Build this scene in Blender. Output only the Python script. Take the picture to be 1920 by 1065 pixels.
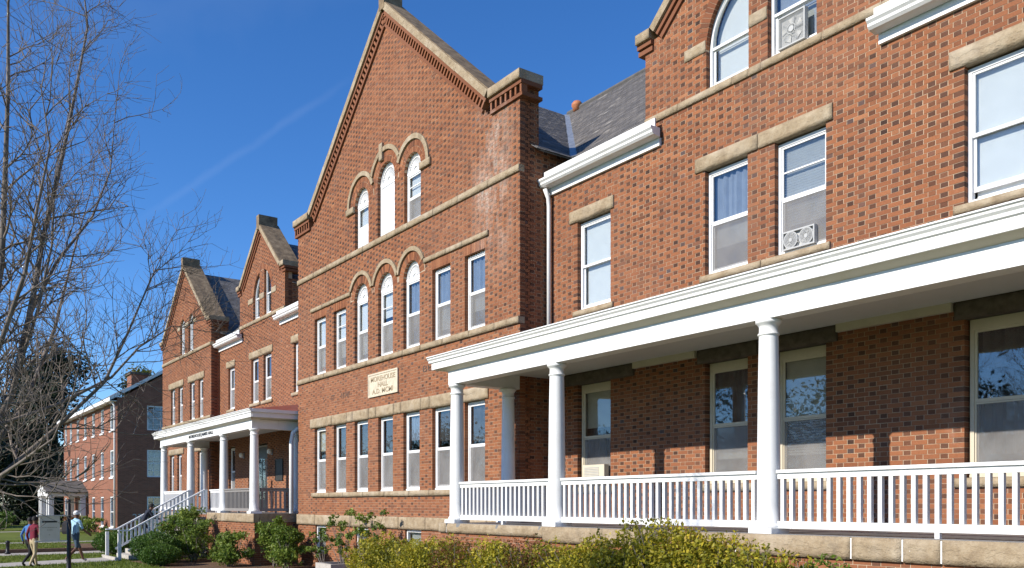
import bpy, math, random
import numpy as np
from mathutils import Vector, Matrix
random.seed(7); rng = np.random.default_rng(7)
for o in list(bpy.data.objects): bpy.data.objects.remove(o)
scene = bpy.context.scene
COL = scene.collection
EYE = 2.1                      # camera height above the lawn; z below is measured from the eye

# ---------------------------------------------------------------- camera
cam = bpy.data.cameras.new('camera'); cob = bpy.data.objects.new('camera', cam); COL.objects.link(cob)
cam.sensor_width = 36; cam.lens = 30.94; cam.shift_y = 0.2148
cam.clip_start = 0.05; cam.clip_end = 3000
cob.location = (0, 0, EYE); cob.rotation_euler = (math.radians(90), 0, math.radians(54.27))
scene.camera = cob

# ---------------------------------------------------------------- sky, sun, exposure
world = bpy.data.worlds.new('World'); scene.world = world; world.use_nodes = True
wn = world.node_tree; wn.nodes.clear()
SUN_EL = math.radians(30.5)
w_out = wn.nodes.new('ShaderNodeOutputWorld'); w_bg = wn.nodes.new('ShaderNodeBackground')
w_sky = wn.nodes.new('ShaderNodeTexSky'); w_sky.sky_type = 'NISHITA'; w_sky.sun_disc = False
w_sky.sun_elevation = SUN_EL; w_sky.sun_rotation = math.radians(185)
w_sky.altitude = 1500; w_sky.air_density = 1.0; w_sky.dust_density = 0.25; w_sky.ozone_density = 5.0
w_bg.inputs['Strength'].default_value = 0.148
# a thin vapour trail: a great-circle streak between two sky directions
def w_node(t, **k):
    n = wn.nodes.new(t)
    for a, b in k.items(): setattr(n, a, b)
    return n
def trail(color_in, d0, d1, width, strength):
    d0 = Vector(d0).normalized(); d1 = Vector(d1).normalized()
    nrm = d0.cross(d1).normalized(); mid = (d0 + d1).normalized(); tan = nrm.cross(mid).normalized()
    half = math.acos(max(-1, min(1, d0.dot(d1)))) / 2
    tc = w_node('ShaderNodeTexCoord')
    def dot(v):
        n = w_node('ShaderNodeVectorMath', operation='DOT_PRODUCT'); wn.links.new(tc.outputs['Generated'], n.inputs[0])
        n.inputs[1].default_value = v; return n.outputs['Value']
    def m(op, a, b):
        n = w_node('ShaderNodeMath', operation=op)
        for i, s in enumerate((a, b)):
            if isinstance(s, (int, float)): n.inputs[i].default_value = s
            else: wn.links.new(s, n.inputs[i])
        return n.outputs[0]
    nz = w_node('ShaderNodeTexNoise'); nz.inputs['Scale'].default_value = 26; nz.inputs['Detail'].default_value = 5
    wn.links.new(tc.outputs['Generated'], nz.inputs['Vector'])
    wob = m('MULTIPLY', m('SUBTRACT', nz.outputs['Fac'], 0.5), width * 1.6)
    across = m('ABSOLUTE', m('ADD', dot(nrm), wob), 0)
    a = w_node('ShaderNodeMapRange', interpolation_type='SMOOTHSTEP'); wn.links.new(across, a.inputs[0])
    a.inputs[1].default_value = 0; a.inputs[2].default_value = width; a.inputs[3].default_value = 1; a.inputs[4].default_value = 0
    along = m('ABSOLUTE', dot(tan), 0)
    b = w_node('ShaderNodeMapRange', interpolation_type='SMOOTHSTEP'); wn.links.new(along, b.inputs[0])
    b.inputs[1].default_value = math.sin(half) * 0.45; b.inputs[2].default_value = math.sin(half); b.inputs[3].default_value = 1; b.inputs[4].default_value = 0
    front = m('GREATER_THAN', dot(mid), 0)
    fac = m('MULTIPLY', m('MULTIPLY', m('MULTIPLY', a.outputs[0], b.outputs[0]), front), m('MULTIPLY', m('ADD', nz.outputs['Fac'], 0.3), strength))
    mx = w_node('ShaderNodeMix', data_type='RGBA'); wn.links.new(fac, mx.inputs['Factor'])
    wn.links.new(color_in, mx.inputs['A']); mx.inputs['B'].default_value = (7.5, 8.0, 8.6, 1)
    return mx.outputs['Result']
hs = w_node('ShaderNodeHueSaturation'); hs.inputs['Saturation'].default_value = 1.19; hs.inputs['Hue'].default_value = 0.506; wn.links.new(w_sky.outputs['Color'], hs.inputs['Color'])
sky_col = trail(hs.outputs['Color'], (-1.075, 0.22, 0.305), (-0.90, 0.45, 0.495), 0.006, 0.022)
sky_col = trail(sky_col, (-0.83, -0.05, 0.30), (-0.62, 0.55, 0.57), 0.05, 0.015)
wn.links.new(sky_col, w_bg.inputs['Color']); wn.links.new(w_bg.outputs[0], w_out.inputs[0])

SUN_DIR = Vector((0.10, 1.0, -math.tan(SUN_EL) * 1.0))
sl = bpy.data.lights.new('sun', 'SUN'); sl.energy = 5.0; sl.angle = math.radians(0.55); sl.color = (1.0, 0.93, 0.82)
so = bpy.data.objects.new('sun', sl); COL.objects.link(so); so.rotation_euler = SUN_DIR.to_track_quat('-Z', 'Y').to_euler(); so.location = (0, -20, 40)
vs = scene.view_settings; vs.view_transform = 'Standard'; vs.look = 'None'; vs.exposure = 0.42; vs.gamma = 1
vs.use_curve_mapping = False

# ---------------------------------------------------------------- material helpers
class NT:
    def __init__(s, name):
        s.m = bpy.data.materials.new(name); s.m.use_nodes = True; s.t = s.m.node_tree; s.t.nodes.clear()
        s.out = s.t.nodes.new('ShaderNodeOutputMaterial')
    def n(s, typ, **k):
        x = s.t.nodes.new(typ)
        for a, b in k.items(): setattr(x, a, b)
        return x
    def put(s, v, sock):
        if v is None: return
        if isinstance(v, bpy.types.NodeSocket): s.t.links.new(v, sock)
        elif isinstance(v, tuple) and len(v) == 3 and sock.type == 'RGBA': sock.default_value = (*v, 1)
        else: sock.default_value = v
    def pos(s): return s.n('ShaderNodeNewGeometry').outputs['Position']
    def noise(s, scale, detail=4, rough=0.55, vec=None, stretch=None):
        x = s.n('ShaderNodeTexNoise'); x.inputs['Scale'].default_value = scale; x.inputs['Detail'].default_value = detail; x.inputs['Roughness'].default_value = rough
        v = vec or s.pos()
        if stretch:
            mp = s.n('ShaderNodeMapping'); mp.inputs['Scale'].default_value = stretch; s.t.links.new(v, mp.inputs[0]); v = mp.outputs[0]
        s.t.links.new(v, x.inputs['Vector']); return x.outputs['Fac']
    def ramp(s, fac, *stops):
        x = s.n('ShaderNodeValToRGB'); s.put(fac, x.inputs[0]); cr = x.color_ramp
        while len(cr.elements) < len(stops): cr.elements.new(0.5)
        for e, (p, c) in zip(cr.elements, stops):
            e.position = p; e.color = (*c, 1) if isinstance(c, tuple) else (c, c, c, 1)
        return x.outputs[0]
    def mix(s, f, a, b, mode='MIX'):
        x = s.n('ShaderNodeMix', data_type='RGBA', blend_type=mode); s.put(f, x.inputs['Factor']); s.put(a, x.inputs['A']); s.put(b, x.inputs['B']); return x.outputs['Result']
    def math(s, op, a, b=0.0):
        x = s.n('ShaderNodeMath', operation=op); s.put(a, x.inputs[0]); s.put(b, x.inputs[1]); return x.outputs[0]
    def bump(s, h, strength=0.3, dist=0.01):
        x = s.n('ShaderNodeBump'); x.inputs['Strength'].default_value = strength; x.inputs['Distance'].default_value = dist; s.put(h, x.inputs['Height']); return x.outputs[0]
    def pbr(s, col, rough=0.8, normal=None, spec=0.3, metal=0.0, **k):
        p = s.n('ShaderNodeBsdfPrincipled'); s.put(col, p.inputs['Base Color']); s.put(rough, p.inputs['Roughness']); s.put(normal, p.inputs['Normal'])
        p.inputs['Specular IOR Level'].default_value = spec; p.inputs['Metallic'].default_value = metal
        for a, b in k.items(): s.put(b, p.inputs[a])
        s.t.links.new(p.outputs[0], s.out.inputs[0]); return p
    def attr(s, name):
        x = s.n('ShaderNodeAttribute'); x.attribute_name = name; return x
    def sep(s, v):
        x = s.n('ShaderNodeSeparateXYZ'); s.t.links.new(v, x.inputs[0]); return x.outputs
M = {}
def plain(name, c, rough=0.7, var=0.12, scale=6, bump=0.0, bscale=40, spec=0.3, metal=0.0):
    t = NT(name); f = t.noise(scale, 5)
    lo = tuple(x * (1 - var) for x in c); hi = tuple(min(1, x * (1 + var)) for x in c)
    col = t.ramp(f, (0.3, lo), (0.7, hi))
    nb = t.bump(t.noise(bscale, 4), bump, 0.01) if bump else None
    t.pbr(col, rough, nb, spec, metal); M[name] = t.m; return t.m

# brick: every brick carries (random tone, darkness of the burnt header, second random)
def brick_material(name='brick'):
    t = NT(name); a = t.sep(t.attr('bv').outputs['Vector'])
    base = t.ramp(a[0], (0.0, (0.165, 0.058, 0.028)), (0.35, (0.238, 0.088, 0.040)), (0.7, (0.292, 0.113, 0.050)), (1.0, (0.335, 0.144, 0.068)))
    dark = t.ramp(a[2], (0.0, (0.030, 0.019, 0.016)), (0.6, (0.070, 0.034, 0.023)), (0.93, (0.062, 0.039, 0.031)), (1.0, (0.055, 0.057, 0.066)))
    col = t.mix(a[1], base, dark)
    n1 = t.noise(38, 5, 0.6); col = t.mix(0.60, col, t.ramp(n1, (0.25, 0.38), (0.7, 0.62)), 'OVERLAY'); col = t.mix(t.math('MULTIPLY', t.ramp(t.noise(7.5, 5, 0.7), (0.45, 0.0), (0.7, 1.0)), 0.22), col, (0.16, 0.075, 0.05))
    big = t.noise(0.45, 4); col = t.mix(t.math('MULTIPLY', t.ramp(big, (0.40, 0.0), (0.70, 1.0)), 0.32), col, (0.20, 0.090, 0.054)); col = t.mix(t.math('MULTIPLY', t.ramp(t.noise(0.23, 5, 0.6), (0.48, 0.0), (0.68, 1.0)), 0.20), col, (0.33, 0.155, 0.095))
    # pale lime bloom washed down the masonry, patchy and streaked
    p = t.sep(t.pos())
    st = t.noise(1.6, 5, 0.65, stretch=(1.0, 1.0, 0.30)); st2 = t.noise(14, 4, 0.7)
    pier = t.math('MULTIPLY', t.ramp(t.math('ABSOLUTE', t.math('ADD', p[0], 17.35)), (0.35, 1.0), (0.95, 0.0)), t.ramp(t.math('DIVIDE', p[2], 20.0), (0.36, 0.0), (0.44, 1.0), (0.555, 1.0), (0.60, 0.0)))
    low = t.ramp(st, (0.62, 0.0), (0.78, 0.4))
    m = t.math('MAXIMUM', t.math('MULTIPLY', low, 0.45), t.math('MULTIPLY', pier, t.ramp(st, (0.40, 0.0), (0.62, 0.9))))
    m = t.math('MULTIPLY', m, t.ramp(st2, (0.35, 0.15), (0.65, 1.0)))
    col = t.mix(m, col, (0.52, 0.44, 0.38))
    # soot near the tops and under sills
    so_ = t.noise(0.9, 5, 0.7, stretch=(1.0, 1.0, 0.22)); col = t.mix(t.ramp(so_, (0.60, 0.0), (0.80, 0.45)), col, (0.10, 0.075, 0.065))
    t.pbr(col, 0.88, t.bump(n1, 0.35, 0.004), 0.2); M[name] = t.m
brick_material()
def mortar_material():
    t = NT('mortar'); n = t.noise(30, 5); b = t.noise(0.8, 4)
    col = t.mix(t.ramp(b, (0.35, 0.0), (0.7, 0.6)), t.ramp(n, (0.3, (0.36, 0.25, 0.165)), (0.7, (0.52, 0.40, 0.28))), (0.24, 0.17, 0.13))
    t.pbr(col, 0.95, t.bump(n, 0.6, 0.005), 0.1); M['mortar'] = t.m
mortar_material()
def stone_material():
    t = NT('sandstone'); n = t.noise(5, 6, 0.65); f = t.noise(34, 5, 0.7)
    col = t.ramp(n, (0.25, (0.21, 0.155, 0.098)), (0.5, (0.315, 0.243, 0.158)), (0.75, (0.41, 0.335, 0.235)))
    col = t.mix(0.45, col, t.ramp(f, (0.3, 0.38), (0.7, 0.62)), 'OVERLAY')
    s = t.noise(2.2, 6, 0.75, stretch=(1.0, 1.0, 0.35)); col = t.mix(t.ramp(s, (0.56, 0.0), (0.78, 0.75)), col, (0.13, 0.11, 0.085))
    col = t.mix(t.ramp(t.noise(1.1, 4), (0.5, 0.0), (0.75, 0.4)), col, (0.55, 0.49, 0.40))
    crk = t.ramp(t.noise(3.2, 5, 0.6, stretch=(1, 1, 2.2)), (0.47, 0.0), (0.50, 1.0)); t.pbr(col, 0.9, t.bump(t.math('ADD', t.math('ADD', f, n), t.math('MULTIPLY', crk, 0.35)), 0.75, 0.018), 0.2); M['sandstone'] = t.m
    t = NT('weathered_stone'); n = t.noise(4, 6, 0.7)
    col = t.ramp(n, (0.3, (0.09, 0.07, 0.05)), (0.5, (0.20, 0.145, 0.09)), (0.75, (0.33, 0.25, 0.16)))
    t.pbr(col, 0.92, t.bump(n, 0.6, 0.01), 0.2); M['weathered_stone'] = t.m
    t = NT('shaded_sooty_stone'); n = t.noise(6, 6, 0.7)
    t.pbr(t.ramp(n, (0.3, (0.075, 0.062, 0.05)), (0.75, (0.16, 0.13, 0.10))), 0.92, t.bump(n, 0.7, 0.012), 0.2); M['shaded_sooty_stone'] = t.m
stone_material()
def paint_material(name, c, dirt=(0.42, 0.38, 0.32), amt=0.35, rough=0.5):
    t = NT(name); n = t.noise(2.4, 6, 0.7); s = t.noise(5, 5, 0.7, stretch=(1, 1, 0.15)); f = t.noise(60, 3)
    col = t.ramp(f, (0.3, tuple(x * 0.95 for x in c)), (0.7, c))
    d = t.math('MULTIPLY', t.math('MULTIPLY', t.ramp(n, (0.42, 0.0), (0.8, 1.0)), t.ramp(s, (0.4, 0.1), (0.75, 1.0))), amt)
    t.pbr(t.mix(d, col, dirt), rough, t.bump(t.noise(25, 4), 0.12, 0.004), 0.35); M[name] = t.m
paint_material('white_paint', (0.76, 0.76, 0.755), amt=0.55); paint_material('window_paint', (0.74, 0.74, 0.745), amt=0.35)
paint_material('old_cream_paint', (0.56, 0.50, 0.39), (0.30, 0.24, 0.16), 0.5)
paint_material('dark_grey', (0.24, 0.22, 0.205), (0.1, 0.09, 0.08), 0.4); paint_material('ceiling_paint', (0.62, 0.62, 0.60), (0.4, 0.36, 0.3), 0.3, 0.7)
paint_material('floor_paint', (0.20, 0.20, 0.20), (0.1, 0.09, 0.08), 0.5, 0.6)
def slate_material():
    t = NT('slate'); a = t.sep(t.attr('bv').outputs['Vector']); n = t.noise(9, 5, 0.7)
    col = t.ramp(a[0], (0.0, (0.085, 0.080, 0.076)), (0.5, (0.135, 0.125, 0.116)), (0.9, (0.20, 0.182, 0.165)), (1.0, (0.30, 0.28, 0.25)))
    col = t.mix(0.5, col, t.ramp(n, (0.3, 0.35), (0.7, 0.62)), 'OVERLAY')
    t.pbr(col, 0.62, t.bump(n, 0.35, 0.006), 0.4); M['slate'] = t.m
slate_material()
plain('maroon_metal', (0.22, 0.055, 0.04), 0.45, 0.25, 3, spec=0.4); plain('flashing', (0.34, 0.36, 0.38), 0.35, 0.3, 7, metal=0.5)
plain('roof_felt', (0.10, 0.095, 0.09), 0.9, 0.2, 5, 0.3); plain('dark_interior', (0.16, 0.14, 0.12), 0.9)
plain('terracotta', (0.42, 0.16, 0.07), 0.6, 0.2, 12); plain('black_iron', (0.014, 0.015, 0.018), 0.45, 0.2)
plain('shade_white', (0.80, 0.80, 0.79), 0.9, 0.04, 4); plain('shade_grey', (0.46, 0.46, 0.45), 0.9, 0.08, 4)
plain('shade_cream', (0.55, 0.50, 0.40), 0.9, 0.08, 4); plain('curtain_dark', (0.10, 0.09, 0.085), 0.95, 0.3, 5); plain('curtain_blue', (0.30, 0.34, 0.42), 0.95, 0.1, 5)
plain('board_white', (0.60, 0.60, 0.61), 0.7, 0.22, 4); plain('plastic_white', (0.42, 0.42, 0.41), 0.4, 0.05); plain('letter_brown', (0.32, 0.255, 0.17), 0.9)
plain('letter_black', (0.02, 0.02, 0.02), 0.5); plain('letter_soot', (0.11, 0.075, 0.06), 0.9); plain('plaque_stone', (0.54, 0.47, 0.36), 0.85, 0.14, 9, 0.3); plain('bronze', (0.045, 0.045, 0.042), 0.5, 0.2, 10, metal=0.3)
plain('lamp_globe', (0.85, 0.83, 0.78), 0.3, 0.03); plain('concrete', (0.40, 0.37, 0.33), 0.9, 0.14, 5, 0.3, 60); plain('kerb_brick', (0.17, 0.095, 0.065), 0.9, 0.25, 8, 0.3)
plain('asphalt', (0.10, 0.098, 0.095), 0.9, 0.2, 6, 0.3, 80); plain('bark', (0.17, 0.142, 0.122), 0.95, 0.35, 5, 0.8, 18); plain('bark_dark', (0.075, 0.06, 0.05), 0.95, 0.3, 6)
plain('sign_tan', (0.62, 0.55, 0.46), 0.6, 0.06, 5); plain('sign_edge', (0.55, 0.52, 0.48), 0.6); plain('door_black', (0.02, 0.02, 0.022), 0.35); plain('caution_yellow', (0.75, 0.52, 0.02), 0.45, 0.03)
def glass_material():
    t = NT('window_glass'); geo = t.n('ShaderNodeNewGeometry'); dp = t.n('ShaderNodeVectorMath', operation='DOT_PRODUCT'); t.t.links.new(geo.outputs['Normal'], dp.inputs[0]); t.t.links.new(geo.outputs['Incoming'], dp.inputs[1])
    sch = t.math('POWER', t.math('SUBTRACT', 1.0, t.math('ABSOLUTE', dp.outputs['Value'])), 5.0); fres = t.math('ADD', 0.085, t.math('MULTIPLY', sch, 0.9))
    w = t.noise(1.1, 2); nb = t.bump(w, 0.05, 0.05)
    g = t.n('ShaderNodeBsdfGlossy'); g.inputs['Roughness'].default_value = 0.015; g.inputs['Color'].default_value = (0.93, 0.96, 1, 1); t.t.links.new(nb, g.inputs['Normal'])
    tr = t.n('ShaderNodeBsdfTransparent'); tr.inputs['Color'].default_value = (0.86, 0.88, 0.88, 1)
    mx = t.n('ShaderNodeMixShader'); t.t.links.new(fres, mx.inputs[0]); t.t.links.new(tr.outputs[0], mx.inputs[1]); t.t.links.new(g.outputs[0], mx.inputs[2])
    t.t.links.new(mx.outputs[0], t.out.inputs[0]); M['glass'] = t.m
    t = NT('insect_mesh'); d = t.n('ShaderNodeBsdfDiffuse'); d.inputs['Color'].default_value = (0.31, 0.30, 0.295, 1)
    n = t.noise(1.7, 4); f = t.ramp(n, (0.3, 0.22), (0.75, 0.48))
    tr = t.n('ShaderNodeBsdfTransparent'); mx = t.n('ShaderNodeMixShader'); t.t.links.new(f, mx.inputs[0]); t.t.links.new(tr.outputs[0], mx.inputs[1]); t.t.links.new(d.outputs[0], mx.inputs[2])
    t.t.links.new(mx.outputs[0], t.out.inputs[0]); M['insect_mesh'] = t.m
glass_material()
def leaf_material(name, stops, trans=0.35):
    t = NT(name); a = t.sep(t.attr('bv').outputs['Vector']); col = t.ramp(a[0], *stops)
    p = t.n('ShaderNodeBsdfPrincipled'); t.put(col, p.inputs['Base Color']); p.inputs['Roughness'].default_value = 0.5; p.inputs['Specular IOR Level'].default_value = 0.3
    tl = t.n('ShaderNodeBsdfTranslucent'); t.put(col, tl.inputs['Color']); mx = t.n('ShaderNodeMixShader'); mx.inputs[0].default_value = trans
    t.t.links.new(p.outputs[0], mx.inputs[1]); t.t.links.new(tl.outputs[0], mx.inputs[2]); t.t.links.new(mx.outputs[0], t.out.inputs[0]); M[name] = t.m
leaf_material('leaf_yellow', ((0.0, (0.07, 0.085, 0.012)), (0.3, (0.20, 0.20, 0.018)), (0.7, (0.38, 0.33, 0.025)), (0.9, (0.52, 0.40, 0.035)), (1.0, (0.24, 0.13, 0.05))))
leaf_material('leaf_green', ((0.0, (0.045, 0.085, 0.012)), (0.5, (0.13, 0.20, 0.025)), (1.0, (0.27, 0.32, 0.06))))
leaf_material('leaf_box', ((0.0, (0.022, 0.06, 0.008)), (0.5, (0.06, 0.125, 0.016)), (1.0, (0.13, 0.20, 0.03))))
leaf_material('leaf_magnolia', ((0.0, (0.006, 0.013, 0.006)), (0.6, (0.016, 0.03, 0.012)), (1.0, (0.05, 0.065, 0.035))), 0.1)
leaf_material('leaf_autumn', ((0.0, (0.06, 0.085, 0.015)), (0.5, (0.14, 0.16, 0.025)), (1.0, (0.24, 0.17, 0.03))))
leaf_material('leaf_red', ((0.0, (0.10, 0.04, 0.015)), (0.6, (0.20, 0.085, 0.03)), (1.0, (0.10, 0.13, 0.02))))
leaf_material('grass_blade', ((0.0, (0.07, 0.105, 0.012)), (0.6, (0.14, 0.19, 0.022)), (1.0, (0.24, 0.25, 0.05))), 0.3)
def ground_material():
    t = NT('lawn'); n = t.noise(0.5, 5); f = t.noise(9, 5)
    t.pbr(t.mix(t.ramp(f, (0.35, 0.0), (0.7, 0.6)), t.ramp(n, (0.3, (0.075, 0.11, 0.016)), (0.7, (0.12, 0.16, 0.026))), (0.15, 0.155, 0.05)), 0.95, t.bump(f, 0.6, 0.03), 0.1); M['lawn'] = t.m
    t = NT('mulch'); n = t.noise(3, 5); f = t.noise(45, 5, 0.7)
    t.pbr(t.mix(t.ramp(f, (0.35, 0.0), (0.7, 1.0)), (0.10, 0.062, 0.038), t.ramp(n, (0.3, (0.19, 0.125, 0.08)), (0.7, (0.28, 0.19, 0.125)))), 0.95, t.bump(f, 0.9, 0.03), 0.1); M['mulch'] = t.m
    # courses too far away to be told apart
    t = NT('far_brick'); br = t.n('ShaderNodeTexBrick'); br.inputs['Scale'].default_value = 1.0
    br.inputs['Brick Width'].default_value = 0.23; br.inputs['Row Height'].default_value = 0.075; br.inputs['Mortar Size'].default_value = 0.006
    p = t.sep(t.pos()); cb = t.n('ShaderNodeCombineXYZ'); t.t.links.new(t.math('ADD', p[0], p[1]), cb.inputs[0]); t.t.links.new(p[2], cb.inputs[1]); t.t.links.new(cb.outputs[0], br.inputs['Vector'])
    br.inputs['Color1'].default_value = (0.27, 0.098, 0.055, 1); br.inputs['Color2'].default_value = (0.19, 0.066, 0.038, 1); br.inputs['Mortar'].default_value = (0.27, 0.20, 0.15, 1)
    t.pbr(t.mix(0.35, br.outputs['Color'], t.ramp(t.noise(1.2, 5), (0.3, 0.4), (0.7, 0.6)), 'OVERLAY'), 0.9); M['far_brick'] = t.m
ground_material()

# ---------------------------------------------------------------- object helpers
WL = {}                                                    # world position of each object's origin
def tag(o, label=None, cat=None, group=None, kind=None):
    if label: o['label'] = label
    if cat: o['category'] = cat
    if group: o['group'] = group
    if kind: o['kind'] = kind
    return o
def place(o, parent, wloc):
    COL.objects.link(o); wloc = Vector(wloc); o.parent = parent
    o.location = wloc - (WL[parent.name] if parent else Vector((0, 0, 0))); WL[o.name] = wloc; return o
def empty(name, loc, label=None, cat=None, group=None):    # loc: x, y, height above the lawn
    o = bpy.data.objects.new(name, None); o.empty_display_size = 0.3; place(o, None, loc); return tag(o, label, cat, group)
def mesh_obj(name, V, F, mat, parent=None, bv=None, smooth=False, kind=None, origin=None, mats=None, mi=None):
    """V are world x, y and z measured from the eye"""
    V = np.asarray(V, dtype=np.float64).reshape(-1, 3).copy(); V[:, 2] += EYE
    if origin is None:
        lo, hi = V.min(0), V.max(0); origin = (lo + hi) / 2; origin[2] = lo[2]
    me = bpy.data.meshes.new(name); L = V - origin
    if isinstance(F, np.ndarray):
        nF, k = F.shape
        me.vertices.add(len(L)); me.vertices.foreach_set('co', L.astype(np.float32).ravel())
        me.loops.add(nF * k); me.loops.foreach_set('vertex_index', F.astype(np.int32).ravel())
        me.polygons.add(nF); me.polygons.foreach_set('loop_start', np.arange(0, nF * k, k, dtype=np.int32)); me.polygons.foreach_set('loop_total', np.full(nF, k, dtype=np.int32))
        me.polygons.foreach_set('use_smooth', np.zeros(nF, dtype=bool)); me.update(calc_edges=True)
    else:
        me.from_pydata(L.tolist(), [], F); me.update()
    for m_ in (mats or [mat]): me.materials.append(M[m_])
    if mi is not None: me.polygons.foreach_set('material_index', np.asarray(mi, dtype=np.int32))
    if bv is not None:
        at = me.attributes.new('bv', 'FLOAT_VECTOR', 'FACE'); at.data.foreach_set('vector', np.asarray(bv, dtype=np.float32).ravel())
    if smooth: me.polygons.foreach_set('use_smooth', [True] * len(me.polygons))
    o = bpy.data.objects.new(name, me); place(o, parent, origin)
    if kind: o['kind'] = kind
    return o
def share(src, parent, wloc, name=None):                   # another object with the same mesh data
    o = bpy.data.objects.new(name or src.name.split('.')[0], src.data); return place(o, parent, wloc)
CUBE = np.array([[-1, -1, -1], [1, -1, -1], [1, 1, -1], [-1, 1, -1], [-1, -1, 1], [1, -1, 1], [1, 1, 1], [-1, 1, 1]], float)
CF = np.array([[0, 3, 2, 1], [4, 5, 6, 7], [0, 1, 5, 4], [1, 2, 6, 5], [2, 3, 7, 6], [3, 0, 4, 7]])
def boxes(C, Hf):
    C = np.asarray(C, float); Hf = np.asarray(Hf, float)
    V = (C[:, None, :] + CUBE[None] * Hf[:, None, :]).reshape(-1, 3)
    F = (CF[None] + 8 * np.arange(len(C))[:, None, None]).reshape(-1, 4); return V, F
def oboxes(C, U, Vv, W):                                   # oriented boxes: half vectors U, V, W per box
    C, U, Vv, W = [np.asarray(a, float).reshape(-1, 3) for a in (C, U, Vv, W)]
    n = len(C); U, Vv, W = [np.broadcast_to(a, (n, 3)) for a in (U, Vv, W)]
    V = C[:, None, :] + CUBE[None, :, 0:1] * U[:, None, :] + CUBE[None, :, 1:2] * Vv[:, None, :] + CUBE[None, :, 2:3] * W[:, None, :]
    return V.reshape(-1, 3), (CF[None] + 8 * np.arange(n)[:, None, None]).reshape(-1, 4)
class MB:
    def __init__(s): s.v = []; s.f = []
    def add(s, V, F):
        b = len(s.v); s.v += [tuple(p) for p in V]; s.f += [tuple(int(i) + b for i in q) for q in F]; return s
    def box(s, x0, x1, y0, y1, z0, z1):
        return s.add(*boxes([[(x0 + x1) / 2, (y0 + y1) / 2, (z0 + z1) / 2]], [[abs(x1 - x0) / 2, abs(y1 - y0) / 2, abs(z1 - z0) / 2]]))
    def hexa(s, P): return s.add(P, CF)
    def bar(s, p0, p1, up, w, h):                          # rectangular bar from p0 to p1
        p0, p1, up = Vector(p0), Vector(p1), Vector(up); d = (p1 - p0) / 2; side = d.cross(up).normalized() * (w / 2); u = side.cross(d).normalized() * (h / 2)
        return s.add(*oboxes([(p0 + p1) / 2], [d], [side], [u]))
    def extrude(s, prof, axis, a, b):                      # closed profile [(p, q)] swept along x or y
        n = len(prof)
        A = [((a, p, q) if axis == 'x' else (p, a, q)) for p, q in prof]; B = [((b, p, q) if axis == 'x' else (p, b, q)) for p, q in prof]
        F = [(i, (i + 1) % n, n + (i + 1) % n, n + i) for i in range(n)] + [tuple(range(n))[::-1], tuple(range(n, 2 * n))]
        return s.add(A + B, F)
    def tube(s, pts, rad, n=8, cap=True):
        pts = [Vector(p) for p in pts]; rings = []
        for i, p in enumerate(pts):
            d = (pts[min(i + 1, len(pts) - 1)] - pts[max(i - 1, 0)]).normalized()
            x = d.orthogonal().normalized() if i == 0 else (px - d * px.dot(d)).normalized()
            px = x; y = d.cross(x); r = rad[i] if isinstance(rad, (list, tuple)) else rad
            rings.append([p + (x * math.cos(2 * math.pi * k / n) + y * math.sin(2 * math.pi * k / n)) * r for k in range(n)])
        F = [(i * n + k, i * n + (k + 1) % n, (i + 1) * n + (k + 1) % n, (i + 1) * n + k) for i in range(len(pts) - 1) for k in range(n)]
        if cap: F += [tuple(range(n))[::-1], tuple(range((len(pts) - 1) * n, len(pts) * n))]
        return s.add([q for r_ in rings for q in r_], F)
    def lathe(s, cx, cy, prof, n=28):
        V = [(cx + r * math.cos(2 * math.pi * k / n), cy + r * math.sin(2 * math.pi * k / n), z) for r, z in prof for k in range(n)]
        F = [(i * n + k, i * n + (k + 1) % n, (i + 1) * n + (k + 1) % n, (i + 1) * n + k) for i in range(len(prof) - 1) for k in range(n)]
        return s.add(V, F + [tuple(range(n))[::-1], tuple(range((len(prof) - 1) * n, len(prof) * n))])
    def build(s, name, mat, parent=None, smooth=False, kind=None, **k): return mesh_obj(name, s.v, s.f, mat, parent, smooth=smooth, kind=kind, **k)
def cam_z(x, y): return x * -0.8118 + y * 0.584
def pix(x, y, z):                                          # used only to rank pieces by the size they show
    zc = cam_z(x, y); return 960 + 1650 * (x * 0.584 + y * 0.8118) / zc, 945 - 1650 * z / zc, zc

# ---------------------------------------------------------------- brickwork
CO = 0.074; UN = 0.385; SL = 0.248; HL = 0.111; JT = 0.013
def subtract(iv, cuts):
    for a, b in cuts:
        nx = []
        for p, q in iv:
            if b <= p or a >= q: nx.append((p, q)); continue
            if a > p: nx.append((p, a))
            if b < q: nx.append((b, q))
        iv = nx
    return [(p, q) for p, q in iv if q - p > 0.02]
class Rect:
    def __init__(s, a, b, z0, z1, m=0.05): s.a, s.b, s.z0, s.z1, s.m = a, b, z0, z1, m
    def cut(s, z): return [(s.a, s.b)] if s.z0 - s.m < z < s.z1 + s.m else []
    bcut = cut
class Arch:                                                # opening with a round head; ring = thickness of its brick arch
    def __init__(s, a, b, z0, sp, ring): s.a, s.b, s.z0, s.sp, s.ring = a, b, z0, sp, ring; s.c = (a + b) / 2; s.R = (b - a) / 2
    def chord(s, z, R):
        d = z - s.sp; return [(s.c - math.sqrt(R * R - d * d), s.c + math.sqrt(R * R - d * d))] if abs(d) < R else []
    def cut(s, z):
        if s.z0 - 0.05 < z < s.sp: return [(s.a, s.b)]
        return s.chord(z, s.R + s.ring) if z >= s.sp else []
    def bcut(s, z):
        if s.z0 - 0.05 < z < s.sp: return [(s.a, s.b)]
        return s.chord(z, s.R + 0.05) if z >= s.sp else []
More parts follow.
